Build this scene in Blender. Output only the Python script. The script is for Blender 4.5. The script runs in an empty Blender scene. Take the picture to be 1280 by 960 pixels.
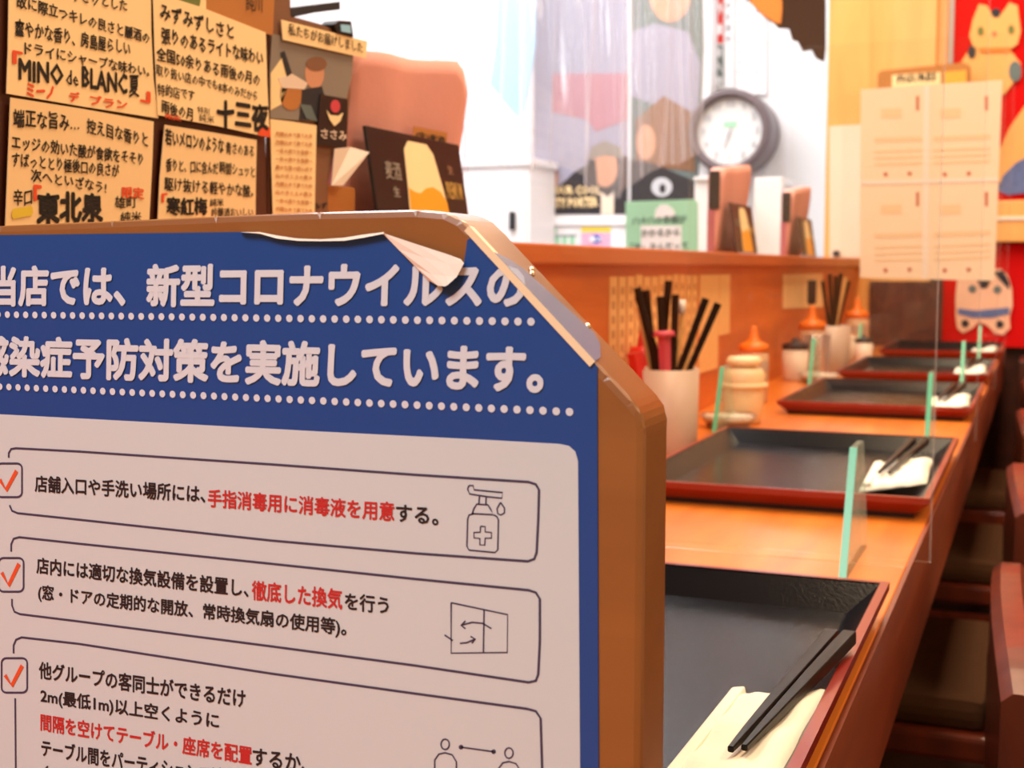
import bpy, bmesh, math, random
from mathutils import Vector, Matrix
random.seed(7)
sc = bpy.context.scene
COL = sc.collection
PI = math.pi

# ------------------------------------------------------------------ camera
FPX = 1600.0
TH = math.atan(145 / FPX)
PSI = math.atan(.4125 * math.cos(TH))
EYE = Vector((0, 0, .93))
RV = Vector((math.cos(PSI), math.sin(PSI), 0))
FV = Vector((-math.sin(PSI) * math.cos(TH), math.cos(PSI) * math.cos(TH), -math.sin(TH)))
UV = Vector((-math.sin(PSI) * math.sin(TH), math.cos(PSI) * math.sin(TH), math.cos(TH)))
cd = bpy.data.cameras.new('camera')
cam = bpy.data.objects.new('camera', cd)
COL.objects.link(cam)
m = Matrix((RV, UV, -FV)).transposed().to_4x4()
m.translation = EYE
cam.matrix_world = m
cd.sensor_width = 36
cd.lens = 36 * FPX / 1280
cd.clip_start = .02
cd.dof.use_dof = True
cd.dof.focus_distance = .48
cd.dof.aperture_fstop = 20
sc.camera = cam

# ------------------------------------------------------------------ world, lights, exposure
w = bpy.data.worlds.new('world')
sc.world = w
w.use_nodes = True
w.node_tree.nodes['Background'].inputs[0].default_value = (1, .86, .74, 1)
w.node_tree.nodes['Background'].inputs[1].default_value = .06
sc.view_settings.view_transform = 'Standard'
sc.view_settings.look = 'None'
sc.view_settings.exposure = 0.14
sc.view_settings.gamma = 1
sc.cycles.max_bounces = 8
sc.cycles.transparent_max_bounces = 24
sc.cycles.use_denoising = True


def area(name, loc, rot, sx, sy, power, col):
    l = bpy.data.lights.new(name, 'AREA')
    l.shape = 'RECTANGLE'
    l.size, l.size_y, l.energy, l.color = sx, sy, power, col
    o = bpy.data.objects.new(name, l)
    o.location = loc
    o.rotation_euler = rot
    COL.objects.link(o)
    return o


area('kitchen_ceiling_light', (-1.5, 2.6, 2.42), (0, 0, 0), 1.5, 2.2, 84, (1, .985, 1))
area('dining_ceiling_light', (-.1, 1.9, 2.42), (0, 0, 0), .35, 2.6, 46, (1, .74, .48))
area('front_fill_light', (-.5, -1.0, 2.3), (math.radians(38), 0, math.radians(-4)), 1.0, .8, 31, (.96, .99, 1))  # fill lamp added behind the camera to light the poster
area('aisle_fill_light', (1.0, 1.0, 2.40), (0, math.radians(20), 0), .5, 1.6, 18, (1, .80, .58))  # fill lamp added on the aisle side to brighten notes and ledge wall


# ------------------------------------------------------------------ materials
def S(r, g, b):
    f = lambda c: (c / 255 / 12.92) if c / 255 <= .04045 else ((c / 255 + .055) / 1.055) ** 2.4
    return (f(r), f(g), f(b), 1)


def mat(name, col, rough=.6, spec=.4, metal=0, noise=0, scale=20, bump=0, bscale=120, trans=0, coat=0):
    mt = bpy.data.materials.new(name)
    mt.use_nodes = True
    nt = mt.node_tree
    b = nt.nodes['Principled BSDF']
    b.inputs['Base Color'].default_value = col
    b.inputs['Roughness'].default_value = rough
    b.inputs['Specular IOR Level'].default_value = spec
    b.inputs['Metallic'].default_value = metal
    b.inputs['Transmission Weight'].default_value = trans
    b.inputs['Coat Weight'].default_value = coat
    tc = nt.nodes.new('ShaderNodeTexCoord')
    if noise:
        n = nt.nodes.new('ShaderNodeTexNoise')
        n.inputs['Scale'].default_value = scale
        n.inputs['Detail'].default_value = 4
        nt.links.new(tc.outputs['Object'], n.inputs['Vector'])
        r = nt.nodes.new('ShaderNodeMapRange')
        r.inputs['To Min'].default_value = 1 - noise
        r.inputs['To Max'].default_value = 1 + noise
        nt.links.new(n.outputs['Fac'], r.inputs['Value'])
        v = nt.nodes.new('ShaderNodeVectorMath')
        v.operation = 'SCALE'
        v.inputs[0].default_value = col[:3]
        nt.links.new(r.outputs['Result'], v.inputs['Scale'])
        nt.links.new(v.outputs['Vector'], b.inputs['Base Color'])
    if bump:
        n2 = nt.nodes.new('ShaderNodeTexNoise')
        n2.inputs['Scale'].default_value = bscale
        nt.links.new(tc.outputs['Object'], n2.inputs['Vector'])
        bp = nt.nodes.new('ShaderNodeBump')
        bp.inputs['Strength'].default_value = bump
        bp.inputs['Distance'].default_value = .001
        nt.links.new(n2.outputs['Fac'], bp.inputs['Height'])
        nt.links.new(bp.outputs['Normal'], b.inputs['Normal'])
    return mt


def wood(name, c1, c2, axis=1, scale=14, stretch=12, rough=.4, coat=.2, bump=.1):
    mt = bpy.data.materials.new(name)
    mt.use_nodes = True
    nt = mt.node_tree
    b = nt.nodes['Principled BSDF']
    b.inputs['Roughness'].default_value = rough
    b.inputs['Coat Weight'].default_value = coat
    b.inputs['Coat Roughness'].default_value = .15
    tc = nt.nodes.new('ShaderNodeTexCoord')
    mp = nt.nodes.new('ShaderNodeMapping')
    s = [scale] * 3
    s[axis] = scale / stretch
    mp.inputs['Scale'].default_value = s
    nt.links.new(tc.outputs['Object'], mp.inputs['Vector'])
    n = nt.nodes.new('ShaderNodeTexNoise')
    n.inputs['Scale'].default_value = 2.5
    n.inputs['Detail'].default_value = 8
    n.inputs['Distortion'].default_value = .6
    nt.links.new(mp.outputs['Vector'], n.inputs['Vector'])
    cr = nt.nodes.new('ShaderNodeValToRGB')
    cr.color_ramp.elements[0].position = .3
    cr.color_ramp.elements[0].color = c1
    cr.color_ramp.elements[1].position = .7
    cr.color_ramp.elements[1].color = c2
    nt.links.new(n.outputs['Fac'], cr.inputs['Fac'])
    nt.links.new(cr.outputs['Color'], b.inputs['Base Color'])
    bp = nt.nodes.new('ShaderNodeBump')
    bp.inputs['Strength'].default_value = bump
    bp.inputs['Distance'].default_value = .001
    nt.links.new(n.outputs['Fac'], bp.inputs['Height'])
    nt.links.new(bp.outputs['Normal'], b.inputs['Normal'])
    return mt


def clear(name, tint, alpha_gloss=.06, white=.0, wcol=(.9, .9, .92, 1), rough=.02):
    """clear plastic: transparent, a little reflection and a share of milky diffuse"""
    mt = bpy.data.materials.new(name)
    mt.use_nodes = True
    nt = mt.node_tree
    nt.nodes.remove(nt.nodes['Principled BSDF'])
    out = nt.nodes['Material Output']
    t = nt.nodes.new('ShaderNodeBsdfTransparent')
    t.inputs['Color'].default_value = tint
    g = nt.nodes.new('ShaderNodeBsdfGlossy')
    g.inputs['Roughness'].default_value = rough
    lw = nt.nodes.new('ShaderNodeLayerWeight')
    lw.inputs['Blend'].default_value = .25
    mr = nt.nodes.new('ShaderNodeMapRange')
    mr.inputs['To Min'].default_value = alpha_gloss * .5
    mr.inputs['To Max'].default_value = min(1, alpha_gloss * 6)
    nt.links.new(lw.outputs['Fresnel'], mr.inputs['Value'])
    mx = nt.nodes.new('ShaderNodeMixShader')
    nt.links.new(mr.outputs['Result'], mx.inputs['Fac'])
    nt.links.new(t.outputs[0], mx.inputs[1])
    nt.links.new(g.outputs[0], mx.inputs[2])
    last = mx
    if white:
        d = nt.nodes.new('ShaderNodeBsdfDiffuse')
        d.inputs['Color'].default_value = wcol
        tl = nt.nodes.new('ShaderNodeBsdfTranslucent')
        tl.inputs['Color'].default_value = wcol
        m1 = nt.nodes.new('ShaderNodeMixShader')
        m1.inputs['Fac'].default_value = .5
        nt.links.new(d.outputs[0], m1.inputs[1])
        nt.links.new(tl.outputs[0], m1.inputs[2])
        m2 = nt.nodes.new('ShaderNodeMixShader')
        l2 = nt.nodes.new('ShaderNodeLayerWeight')
        l2.inputs['Blend'].default_value = .5
        r2 = nt.nodes.new('ShaderNodeMapRange')
        r2.inputs['From Min'].default_value = .35
        r2.inputs['From Max'].default_value = .85
        r2.inputs['To Min'].default_value = white * .7
        r2.inputs['To Max'].default_value = min(1, white * 2.8)
        nt.links.new(l2.outputs['Facing'], r2.inputs['Value'])
        nt.links.new(r2.outputs['Result'], m2.inputs['Fac'])
        nt.links.new(mx.outputs[0], m2.inputs[1])
        nt.links.new(m1.outputs[0], m2.inputs[2])
        last = m2
    nt.links.new(last.outputs[0], out.inputs['Surface'])
    return mt


M = dict(
    counter=wood('counter_wood', S(206, 106, 28), S(234, 140, 48), 1, 9, 10, .32, .35, .03),
    apron=wood('apron_wood', S(112, 46, 22), S(142, 64, 30), 1, 12, 10, .45, .1),
    wallwood=wood('wall_wood', S(196, 98, 36), S(222, 124, 52), 1, 10, 8, .5, .1),
    ledge=wood('ledge_wood', S(176, 88, 36), S(200, 106, 48), 1, 12, 10, .45, .15),
    column=wood('column_wood', S(228, 160, 82), S(240, 178, 100), 2, 8, 10, .5, .1),
    dark=wood('dark_wood', S(58, 26, 16), S(84, 38, 22), 1, 10, 8, .45, .2),
    chair=wood('chair_wood', S(78, 28, 14), S(112, 44, 22), 2, 12, 8, .3, .4),
    board=wood('board_wood', S(128, 78, 36), S(154, 98, 46), 0, 9, 7, .38, .3, .05),
    notewood=wood('note_board_wood', S(70, 34, 20), S(98, 52, 32), 2, 10, 8, .5, .1),
    red_lacquer=mat('red_lacquer', S(136, 26, 12), .3, .5, coat=.3),
    black_lacquer=mat('black_lacquer', S(10, 10, 15), .22, .18, bump=.12, bscale=500),
    black=mat('black_plastic', S(20, 18, 18), .45, .5),
    chop=mat('black_chopstick_lacquer', S(16, 11, 10), .36, .16),
    napkin=mat('napkin_paper', S(238, 230, 210), .85, .2, noise=.04, bump=.5, bscale=90),
    blue=mat('poster_blue', S(18, 72, 148), .4, .4, noise=.03, scale=8),
    white=mat('poster_white', S(214, 222, 234), .5, .3),
    panel=mat('poster_panel_white', S(204, 215, 222), .5, .3, noise=.015, scale=6),
    paperback=mat('poster_back', S(244, 232, 220), .6, .3),
    cream=mat('folded_film_edge', S(246, 226, 190), .3, .5),
    film=mat('blue_grey_film', S(122, 128, 160), .2, .6),
    ink=mat('ink_slate', S(66, 62, 92), .6),
    inkb=mat('ink_black', S(36, 28, 34), .6),
    inkr=mat('ink_red', S(196, 44, 44), .6),
    inkor=mat('ink_orange_red', S(226, 84, 40), .6),
    note=mat('note_paper', S(252, 222, 168), .8, .2, noise=.03, scale=12),
    note2=mat('note_paper_darker', S(244, 212, 160), .8, .2, noise=.03, scale=12),  # slightly darker tone of the note paper
    marker=mat('marker_black', S(22, 16, 14), .6),
    markerr=mat('marker_red', S(232, 84, 40), .6),
    markery=mat('marker_yellow', S(226, 200, 60), .6),
    kraft=mat('kraft_paper', S(184, 122, 66), .8, .2, noise=.1, scale=14),
    pink=mat('pink_cloth_board', S(222, 160, 150), .75, .2, noise=.06, scale=30, bump=.2, bscale=200),
    magenta=mat('mauve_edge', S(168, 96, 104), .6),
    card=mat('black_card', S(38, 30, 28), .35, .5),
    beer=mat('beer_gold', S(240, 168, 44), .4, .4),
    foam=mat('beer_foam', S(248, 226, 176), .5, .3),
    gold=mat('gold_print', S(196, 158, 84), .5),
    kwhite=mat('kitchen_white', S(238, 238, 242), .6, .3, noise=.01, scale=5),
    kgrey=mat('kitchen_grey', S(190, 192, 200), .6),
    kline=mat('door_gap_grey', S(150, 152, 166), .6),
    lightblue=mat('pale_blue_cloth', S(150, 205, 238), .8),
    green=mat('sign_green', S(158, 214, 182), .6),
    gink=mat('sign_ink', S(70, 96, 92), .6),
    lav=mat('print_lavender_grey', S(150, 148, 168), .6, noise=.12, scale=9),
    rose=mat('print_rose', S(170, 116, 130), .6, noise=.1, scale=9),
    pgreen=mat('print_grey_green', S(96, 112, 112), .6, noise=.15, scale=8),
    pdark=mat('print_near_black', S(34, 34, 42), .6),
    skin=mat('print_skin', S(206, 148, 116), .6, noise=.08, scale=30),
    pbrown=mat('print_brown', S(128, 88, 62), .6, noise=.15, scale=20),
    pgrey=mat('print_grey', S(136, 126, 116), .6, noise=.15, scale=20),
    yellow=mat('sign_yellow', S(240, 210, 60), .6),
    pinkp=mat('sign_pink', S(240, 170, 200), .6),
    bluep=mat('sign_blue', S(60, 80, 190), .6),
    clockrim=mat('clock_rim', S(96, 84, 92), .4, .5),
    face=mat('clock_face', S(226, 226, 228), .5),
    jag=mat('dark_brown_cloth', S(58, 38, 30), .85, .1, noise=.1, scale=12),
    orangec=mat('orange_cloth', S(214, 128, 52), .8),
    redcloth=mat('red_cloth', S(206, 18, 18), .85, .1, noise=.05, scale=10),
    catcream=mat('cat_cream_print', S(234, 176, 104), .8, noise=.05, scale=30),
    dogcream=mat('dog_cream_print', S(240, 190, 160), .8, noise=.05, scale=30),
    catgreen=mat('print_green', S(110, 120, 60), .8),
    bibblue=mat('print_blue_grey', S(92, 110, 160), .8, noise=.3, scale=60),
    menu=mat('menu_sheet', S(236, 208, 176), .7, noise=.02, scale=12),
    menuink=mat('menu_faint_print', S(230, 194, 152), .7),
    menuink2=mat('menu_red_brown_print', S(190, 110, 84), .7),
    cup=mat('cup_ceramic', S(196, 166, 144), .4, .4, noise=.03, scale=40),
    cream_c=mat('cream_ceramic', S(238, 208, 160), .35, .5),
    whitec=mat('white_ceramic', S(232, 214, 196), .35, .5),
    orange=mat('orange_cap', S(236, 118, 28), .35, .5),
    bottle=mat('milky_bottle', S(220, 176, 138), .35, .4),
    salt=mat('white_grains', S(240, 228, 214), .8, bump=.6, bscale=300),
    redp=mat('red_plastic', S(206, 30, 26), .35, .5),
    rose_h=mat('rose_handle', S(206, 72, 84), .4, .4),
    bamboo=mat('bamboo', S(218, 160, 92), .6),
    strip=mat('menu_strip_paper', S(240, 190, 126), .75, noise=.05, scale=30),
    stripink=mat('menu_strip_ink', S(204, 146, 92), .7),
    acrylic=clear('clear_acrylic', (.985, .99, .985, 1), .035),
    acfoot=clear('foot_acrylic', (.9, .97, .92, 1), .05, .06, (.75, .95, .85, 1)),
    edge=clear('acrylic_edge', (.94, .95, .94, 1), .04, .12, (.85, .8, .76, 1)),
    greenedge=mat('green_acrylic_edge', S(96, 196, 158), .3, .5),
    glass=clear('drinking_glass', (.96, .94, .9, 1), .10, .06),
    vinyl=clear('crinkled_vinyl', (.97, .97, .98, 1), .14, .20, (.95, .93, .96, 1), .10),
    vinyl2=clear('thin_vinyl', (.98, .98, .99, 1), .05, .12, (.95, .95, .98, 1), .15),
    plaster=mat('warm_plaster', S(222, 186, 140), .85, .2, noise=.03, scale=8),
    ceil=mat('ceiling_paint', S(226, 212, 190), .9, .1),
    floor=mat('floor_tile', S(58, 42, 34), .5, .4, noise=.2, scale=9),
    cushion=mat('cushion_cloth', S(78, 52, 34), .9, .1, noise=.1, scale=60),
    steel=mat('glint_steel', S(240, 220, 190), .15, .8, metal=1),
    grey_metal=mat('grey_metal', S(120, 120, 124), .35, .5, metal=.8),
)


# ------------------------------------------------------------------ builders
def ray(u, v):
    return FV + RV * ((u - 640) / FPX) + UV * ((480 - v) / FPX)


def at_y(u, v, y):
    d = ray(u, v)
    return EYE + d * (y / d.y)


def at_x(u, v, x):
    d = ray(u, v)
    return EYE + d * (x / d.x)


def at_z(u, v, z):
    d = ray(u, v)
    return EYE + d * ((z - EYE.z) / d.z)


class PL:
    """a real upright plane: surface measured on the photograph, built where it stands"""
    def __init__(s, ax, val):
        s.ax, s.val = ax, val
        s.n = Vector((0, -1, 0)) if ax == 'y' else Vector((1, 0, 0))

    def __call__(s, u, v):
        return at_y(u, v, s.val) if s.ax == 'y' else at_x(u, v, s.val)


def tag(o, label=None, cat=None, group=None, kind=None):
    if label: o['label'] = label
    if cat: o['category'] = cat
    if group: o['group'] = group
    if kind: o['kind'] = kind
    return o


def thing(name, label, cat, loc=(0, 0, 0), group=None, rz=0):
    o = bpy.data.objects.new(name, None)
    o.empty_display_size = .05
    o.location = loc
    o.rotation_euler.z = rz
    COL.objects.link(o)
    return tag(o, label, cat, group)


def origin(o):
    v = Vector((0, 0, 0))
    while o is not None:
        v = v + o.location
        o = o.parent
    return v


def fin(name, bm, mt, parent=None, smooth=False, world=True):
    if parent is not None and world:
        off = origin(parent)
        for v in bm.verts: v.co -= off
    bmesh.ops.recalc_face_normals(bm, faces=bm.faces)
    me = bpy.data.meshes.new(name)
    bm.to_mesh(me)
    bm.free()
    if smooth:
        me.polygons.foreach_set('use_smooth', [True] * len(me.polygons))
    me.materials.append(M[mt] if isinstance(mt, str) else mt)
    o = bpy.data.objects.new(name, me)
    COL.objects.link(o)
    if parent is not None: o.parent = parent
    return o


def add_box(bm, lo, hi, bev=0):
    b2 = bmesh.new()
    bmesh.ops.create_cube(b2, size=1)
    for v in b2.verts:
        v.co = Vector([lo[i] + (v.co[i] + .5) * (hi[i] - lo[i]) for i in range(3)])
    if bev:
        bmesh.ops.bevel(b2, geom=b2.edges[:], offset=bev, segments=2, affect='EDGES', profile=.6)
    merge(bm, b2)


def merge(bm, b2):
    me = bpy.data.meshes.new('tmp')
    b2.to_mesh(me)
    b2.free()
    bm.from_mesh(me)
    bpy.data.meshes.remove(me)


def box(name, lo, hi, mt, parent=None, bev=0, world=True):
    bm = bmesh.new()
    add_box(bm, lo, hi, bev)
    return fin(name, bm, mt, parent, world=world)


def add_prism(bm, pts, vec, bev=0):
    """pts: ordered 3-D outline; vec: extrusion"""
    b2 = bmesh.new()
    vs = [b2.verts.new(p) for p in pts]
    f = b2.faces.new(vs)
    r = bmesh.ops.extrude_face_region(b2, geom=[f])
    for e in r['geom']:
        if isinstance(e, bmesh.types.BMVert): e.co += Vector(vec)
    if bev:
        bmesh.ops.bevel(b2, geom=b2.edges[:], offset=bev, segments=2, affect='EDGES', profile=.6)
    bmesh.ops.recalc_face_normals(b2, faces=b2.faces)
    merge(bm, b2)


def sheet(name, pl, pts, off, th, mt, parent, dens=0):
    """flat sheet cut to outline pts (photo pixels on plane pl), off in front of the plane, th thick"""
    bm = bmesh.new()
    add_prism(bm, [pl(*p) + pl.n * off for p in pts], pl.n * -th)
    return fin(name, bm, mt, parent)


def rect(u0, v0, u1, v1):
    return [(u0, v0), (u1, v0), (u1, v1), (u0, v1)]


def ell(cu, cv, ru, rv, n=20, a0=0, a1=2 * PI):
    return [(cu + ru * math.cos(a0 + (a1 - a0) * i / n), cv + rv * math.sin(a0 + (a1 - a0) * i / n)) for i in range(n)]


def add_ribbon(bm, pts, wd, n, closed=False):
    """pts 3-D, flat ribbon of width wd with normal n"""
    k = len(pts)
    L, R = [], []
    for i, p in enumerate(pts):
        a = pts[(i - 1) % k] if (closed or i > 0) else p
        b = pts[(i + 1) % k] if (closed or i < k - 1) else p
        t = (b - a)
        if t.length < 1e-9: t = Vector((1, 0, 0))
        s = t.normalized().cross(n).normalized() * wd / 2
        L.append(bm.verts.new(p + s))
        R.append(bm.verts.new(p - s))
    for i in range(k if closed else k - 1):
        j = (i + 1) % k
        bm.faces.new((L[i], L[j], R[j], R[i]))


def stroke(name, pl, lines, wpx, off, mt, parent, closed=False):
    bm = bmesh.new()
    if not isinstance(lines[0], list): lines = [lines]
    for ln in lines:
        pts = [pl(*p) + pl.n * off for p in ln]
        k = (pl(ln[0][0] + 1, ln[0][1]) - pl(*ln[0])).length
        add_ribbon(bm, pts, wpx * k, pl.n, closed)
    return fin(name, bm, mt, parent)


def text(body, pl, x0, y0, x1, y1, h, mt, parent, bold=.0, off=.0006, res=2, wob=0, name='lettering', h1=None):
    c = bpy.data.curves.new('lettering', 'FONT')
    c.body = body
    c.resolution_u = res
    o = bpy.data.objects.new('lettering', c)
    COL.objects.link(o)
    bpy.context.view_layer.update()
    me = bpy.data.meshes.new_from_object(o)
    bpy.data.objects.remove(o)
    bpy.data.curves.remove(c)
    xs = [v.co.x for v in me.vertices]
    ys = [v.co.y for v in me.vertices]
    a0, a1, b0, b1 = min(xs), max(xs), min(ys), max(ys)
    BL = pl(x0, y0)
    BR = pl(x1, y1)
    TL = pl(x0, y0 - h)
    up = TL - BL
    rt = BR - BL
    org = (origin(parent) if parent is not None else Vector((0, 0, 0)))
    ph = random.random() * 6
    if bold > .004:
        bb = bmesh.new()
        for k in range(6 if bold < .03 else 8):
            a_ = 2 * PI * (k + .5) / (6 if bold < .03 else 8)
            n0 = len(bb.verts)
            bb.from_mesh(me)
            bb.verts.ensure_lookup_table()
            for v in bb.verts[n0:]: v.co += Vector((math.cos(a_) * bold * 1.05, math.sin(a_) * bold * 1.05, k))
        me = bpy.data.meshes.new('lettering')
        bb.to_mesh(me)
        bb.free()
    for v in me.vertices:
        u = (v.co.x - a0) / (a1 - a0)
        t = (v.co.y - b0) / max(1e-6, b1 - b0)
        if wob:
            t += wob * math.sin(v.co.x * 2.9 + ph) + wob * .7 * math.sin(v.co.x * 6.3 + ph * 2)
            u += wob * .02 * math.sin(v.co.y * 9 + v.co.x * 3)
        v.co = BL + rt * u + up * t + pl.n * (off + v.co.z * 2e-5) - org
    me.materials.clear()
    me.materials.append(M[mt])
    ob = bpy.data.objects.new(name, me)
    COL.objects.link(ob)
    ob.parent = parent
    return ob


def add_lathe(bm, prof, seg=24, cx=0, cy=0, cz=0):
    rings = []
    for r, z in prof:
        if r < 1e-5:
            rings.append([bm.verts.new((cx, cy, cz + z))])
        else:
            rings.append([bm.verts.new((cx + r * math.cos(2 * PI * i / seg), cy + r * math.sin(2 * PI * i / seg), cz + z)) for i in range(seg)])
    for a, b in zip(rings, rings[1:]):
        for i in range(seg):
            j = (i + 1) % seg
            if len(a) == 1 and len(b) == 1: continue
            if len(a) == 1: bm.faces.new((a[0], b[i], b[j]))
            elif len(b) == 1: bm.faces.new((a[i], a[j], b[0]))
            else: bm.faces.new((a[i], a[j], b[j], b[i]))


def lathe(name, prof, mt, parent, seg=24, c=(0, 0, 0)):
    bm = bmesh.new()
    add_lathe(bm, prof, seg, *c)
    return fin(name, bm, mt, parent, smooth=True, world=False)


def add_rod(bm, p, q, r0, r1, seg=8):
    p, q = Vector(p), Vector(q)
    d = (q - p).normalized()
    a = d.orthogonal().normalized()
    b = d.cross(a)
    A = [bm.verts.new(p + (a * math.cos(2 * PI * i / seg) + b * math.sin(2 * PI * i / seg)) * r0) for i in range(seg)]
    B = [bm.verts.new(q + (a * math.cos(2 * PI * i / seg) + b * math.sin(2 * PI * i / seg)) * r1) for i in range(seg)]
    for i in range(seg):
        bm.faces.new((A[i], A[(i + 1) % seg], B[(i + 1) % seg], B[i]))
    bm.faces.new(A)
    bm.faces.new(B)


def rod(name, p, q, r0, r1, mt, parent, seg=8, world=False):
    bm = bmesh.new()
    add_rod(bm, p, q, r0, r1, seg)
    return fin(name, bm, mt, parent, smooth=seg > 6, world=world)


def copy_tree(o, parent=None, loc=None, label=None, rz=None):
    c = o.copy()
    COL.objects.link(c)
    c.parent = parent
    if loc is not None: c.location = loc
    if rz is not None: c.rotation_euler.z = rz
    if label: c['label'] = label
    for ch in list(o.children): copy_tree(ch, c)
    return c


def struct(name, lo, hi, mt, bev=0):
    return tag(box(name, lo, hi, mt, None, bev), kind='structure')


CZ = .72          # counter top
LT = .954         # ledge top

# ------------------------------------------------------------------ the setting
struct('floor', (-3.2, -1.8, -.06), (1.9, 4.5, 0), 'floor')
struct('ceiling', (-3.2, -1.8, 2.5), (1.9, 4.5, 2.56), 'ceil')
struct('wall_back', (-3.2, -1.86, 0), (1.9, -1.8, 2.5), 'plaster')
struct('wall_right', (1.6, -1.8, 0), (1.66, 3.66, 2.5), 'plaster')
struct('wall_left', (-3.0, -1.8, 0), (-2.94, 4.2, 2.5), 'kwhite')
struct('wall_kitchen', (-3.0, 4.2, 0), (-.5, 4.26, 2.5), 'kwhite')
struct('wall_far', (-.48, 3.66, 0), (1.66, 3.72, 2.5), 'dark')
struct('wall_passage', (-.55, 3.72, 0), (-.49, 4.2, 2.5), 'kwhite')
# half-height wall under the ledge and its ledge
struct('wall_counter', (-.56, -.4, 0), (-.46, 3.60, LT - .021), 'wallwood')
led = struct('trim_1', (-.60, .64, LT - .021), (-.446, 3.60, LT), 'ledge', .003)
# column at the end of the counter, with its mouldings
struct('trim_2', (-.552, 3.60, 0), (-.272, 3.66, 2.5), 'column', .002)
struct('trim_3', (-.272, 3.615, .95), (-.245, 3.66, 2.5), 'column', .004)
struct('trim_4', (-.245, 3.63, .95), (-.232, 3.66, 2.5), 'kgrey', .002)

struct('trim_5', (at_y(1086, 400, 3.59).x, 3.585, CZ), (-.236, 3.5998, .895), 'dark', .002)

# ------------------------------------------------------------------ counter
ct = thing('counter', 'long orange-brown wooden dining counter running away beside the ledge wall', 'counter', (-.27, 1.6, 0))
XE = -.077
cuts = [-.4, .925, 2.30, 3.60]
for a, b in zip(cuts, cuts[1:]):
    box('plank', (-.4595, a + .0004, CZ - .03), (XE - .003, b - .0004, CZ), 'counter', ct, .0012)
box('edge_strip', (XE - .003, -.4, CZ - .03), (XE, 3.60, CZ - .0002), 'apron', ct)
for y0, y1 in zip(cuts, cuts[1:]):
    pass
box('apron', (XE - .028, -.4, CZ - .085), (XE - .001, 3.60, CZ - .030), 'apron', ct)
for y in (.1, 1.25, 2.4, 3.5):
    box('support_bracket', (-.4595, y, CZ - .16), (-.12, y + .03, CZ - .03), 'dark', ct, .003)

# ------------------------------------------------------------------ trays
def make_tray(L=.415, W=.266):
    t = thing('serving_tray', 'x', 'tray', (0, 0, CZ), 'lacquered trays along the counter')
    h, sl = .020, .022
    def loop(i, z): return [Vector((x * (W / 2 - i), y * (L / 2 - i), z)) for x, y in ((-1, -1), (1, -1), (1, 1), (-1, 1))]
    def shell(name, loops, mt):
        bm = bmesh.new()
        R = [[bm.verts.new(p) for p in l] for l in loops]
        for a, b in zip(R, R[1:]):
            for i in range(4): bm.faces.new((a[i], a[(i + 1) % 4], b[(i + 1) % 4], b[i]))
        if name in ('well', 'underside'): bm.faces.new(R[-1])
        return fin(name, bm, mt, t, world=False)
    shell('rim', [loop(.012, .0045), loop(.0, h - .005), loop(.0, h), loop(.005, h)], 'red_lacquer')
    shell('well', [loop(.005, h), loop(.005, h - .001), loop(sl, .004)], 'black_lacquer')
    shell('underside', [loop(.012, .0045), loop(.014, .0)], 'black')
    return t

ty = [(.378, .795), (1.098, 1.513), (1.842, 2.257), (2.425, 2.86), (3.10, 3.52)]
tray_lab = ['black and red lacquered tray nearest the camera, beside the poster board',
            'second lacquered tray from the camera, behind the first clear screen foot',
            'third lacquered tray along the counter, just past the jars',
            'fourth lacquered tray along the counter, second from the red curtain',
            'farthest lacquered tray, at the end of the counter by the red curtain']
TR = None
for i, (a, b) in enumerate(ty):
    loc = (-.211, (a + b) / 2, CZ)
    if TR is None:
        TR = make_tray()
        TR.location = loc
        TR['label'] = tray_lab[0]
    else:
        copy_tree(TR, None, loc, tray_lab[i])

# folded napkin (moist towel) and a pair of chopsticks on every tray
def make_napkin():
    t = thing('napkin', 'x', 'napkin', (0, 0, 0), 'folded napkins on the trays')
    bm = bmesh.new()
    nx, ny = 12, 22
    Wn, Ln = .060, .150
    def z(u, v, top):
        e = min(u, 1 - u, v, 1 - v)
        puff = min(1, e * 7) ** .5
        return (.0012 + .0065 * puff + .0008 * math.sin(v * 21 + u * 5) + .0006 * math.sin(u * 23)) * (1 if top else 0) + .0003
    G = {}
    for s in (0, 1):
        for i in range(nx + 1):
            for j in range(ny + 1):
                u, v = i / nx, j / ny
                x = (u - .5) * Wn * (1 + .008 * math.sin(v * 17)) + .0004 * math.sin(v * 9)
                y = (v - .5) * Ln + .0008 * math.sin(u * 14)
                G[s, i, j] = bm.verts.new((x, y, z(u, v, s)))
    for s in (0, 1):
        for i in range(nx):
            for j in range(ny):
                bm.faces.new((G[s, i, j], G[s, i + 1, j], G[s, i + 1, j + 1], G[s, i, j + 1]))
    for i in range(nx):
        for j in (0, ny): bm.faces.new((G[0, i, j], G[0, i + 1, j], G[1, i + 1, j], G[1, i, j]))
    for j in range(ny):
        for i in (0, nx): bm.faces.new((G[0, i, j], G[0, i, j + 1], G[1, i, j + 1], G[1, i, j]))
    fin('towel', bm, 'napkin', t, smooth=True, world=False)
    bm = bmesh.new()
    add_box(bm, (-Wn / 2 + .004, -Ln / 2 + .004, .0035), (-Wn / 2 + .012, Ln / 2 - .004, .0085), .0015)
    fin('fold', bm, 'napkin', t, world=False)
    return t

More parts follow.
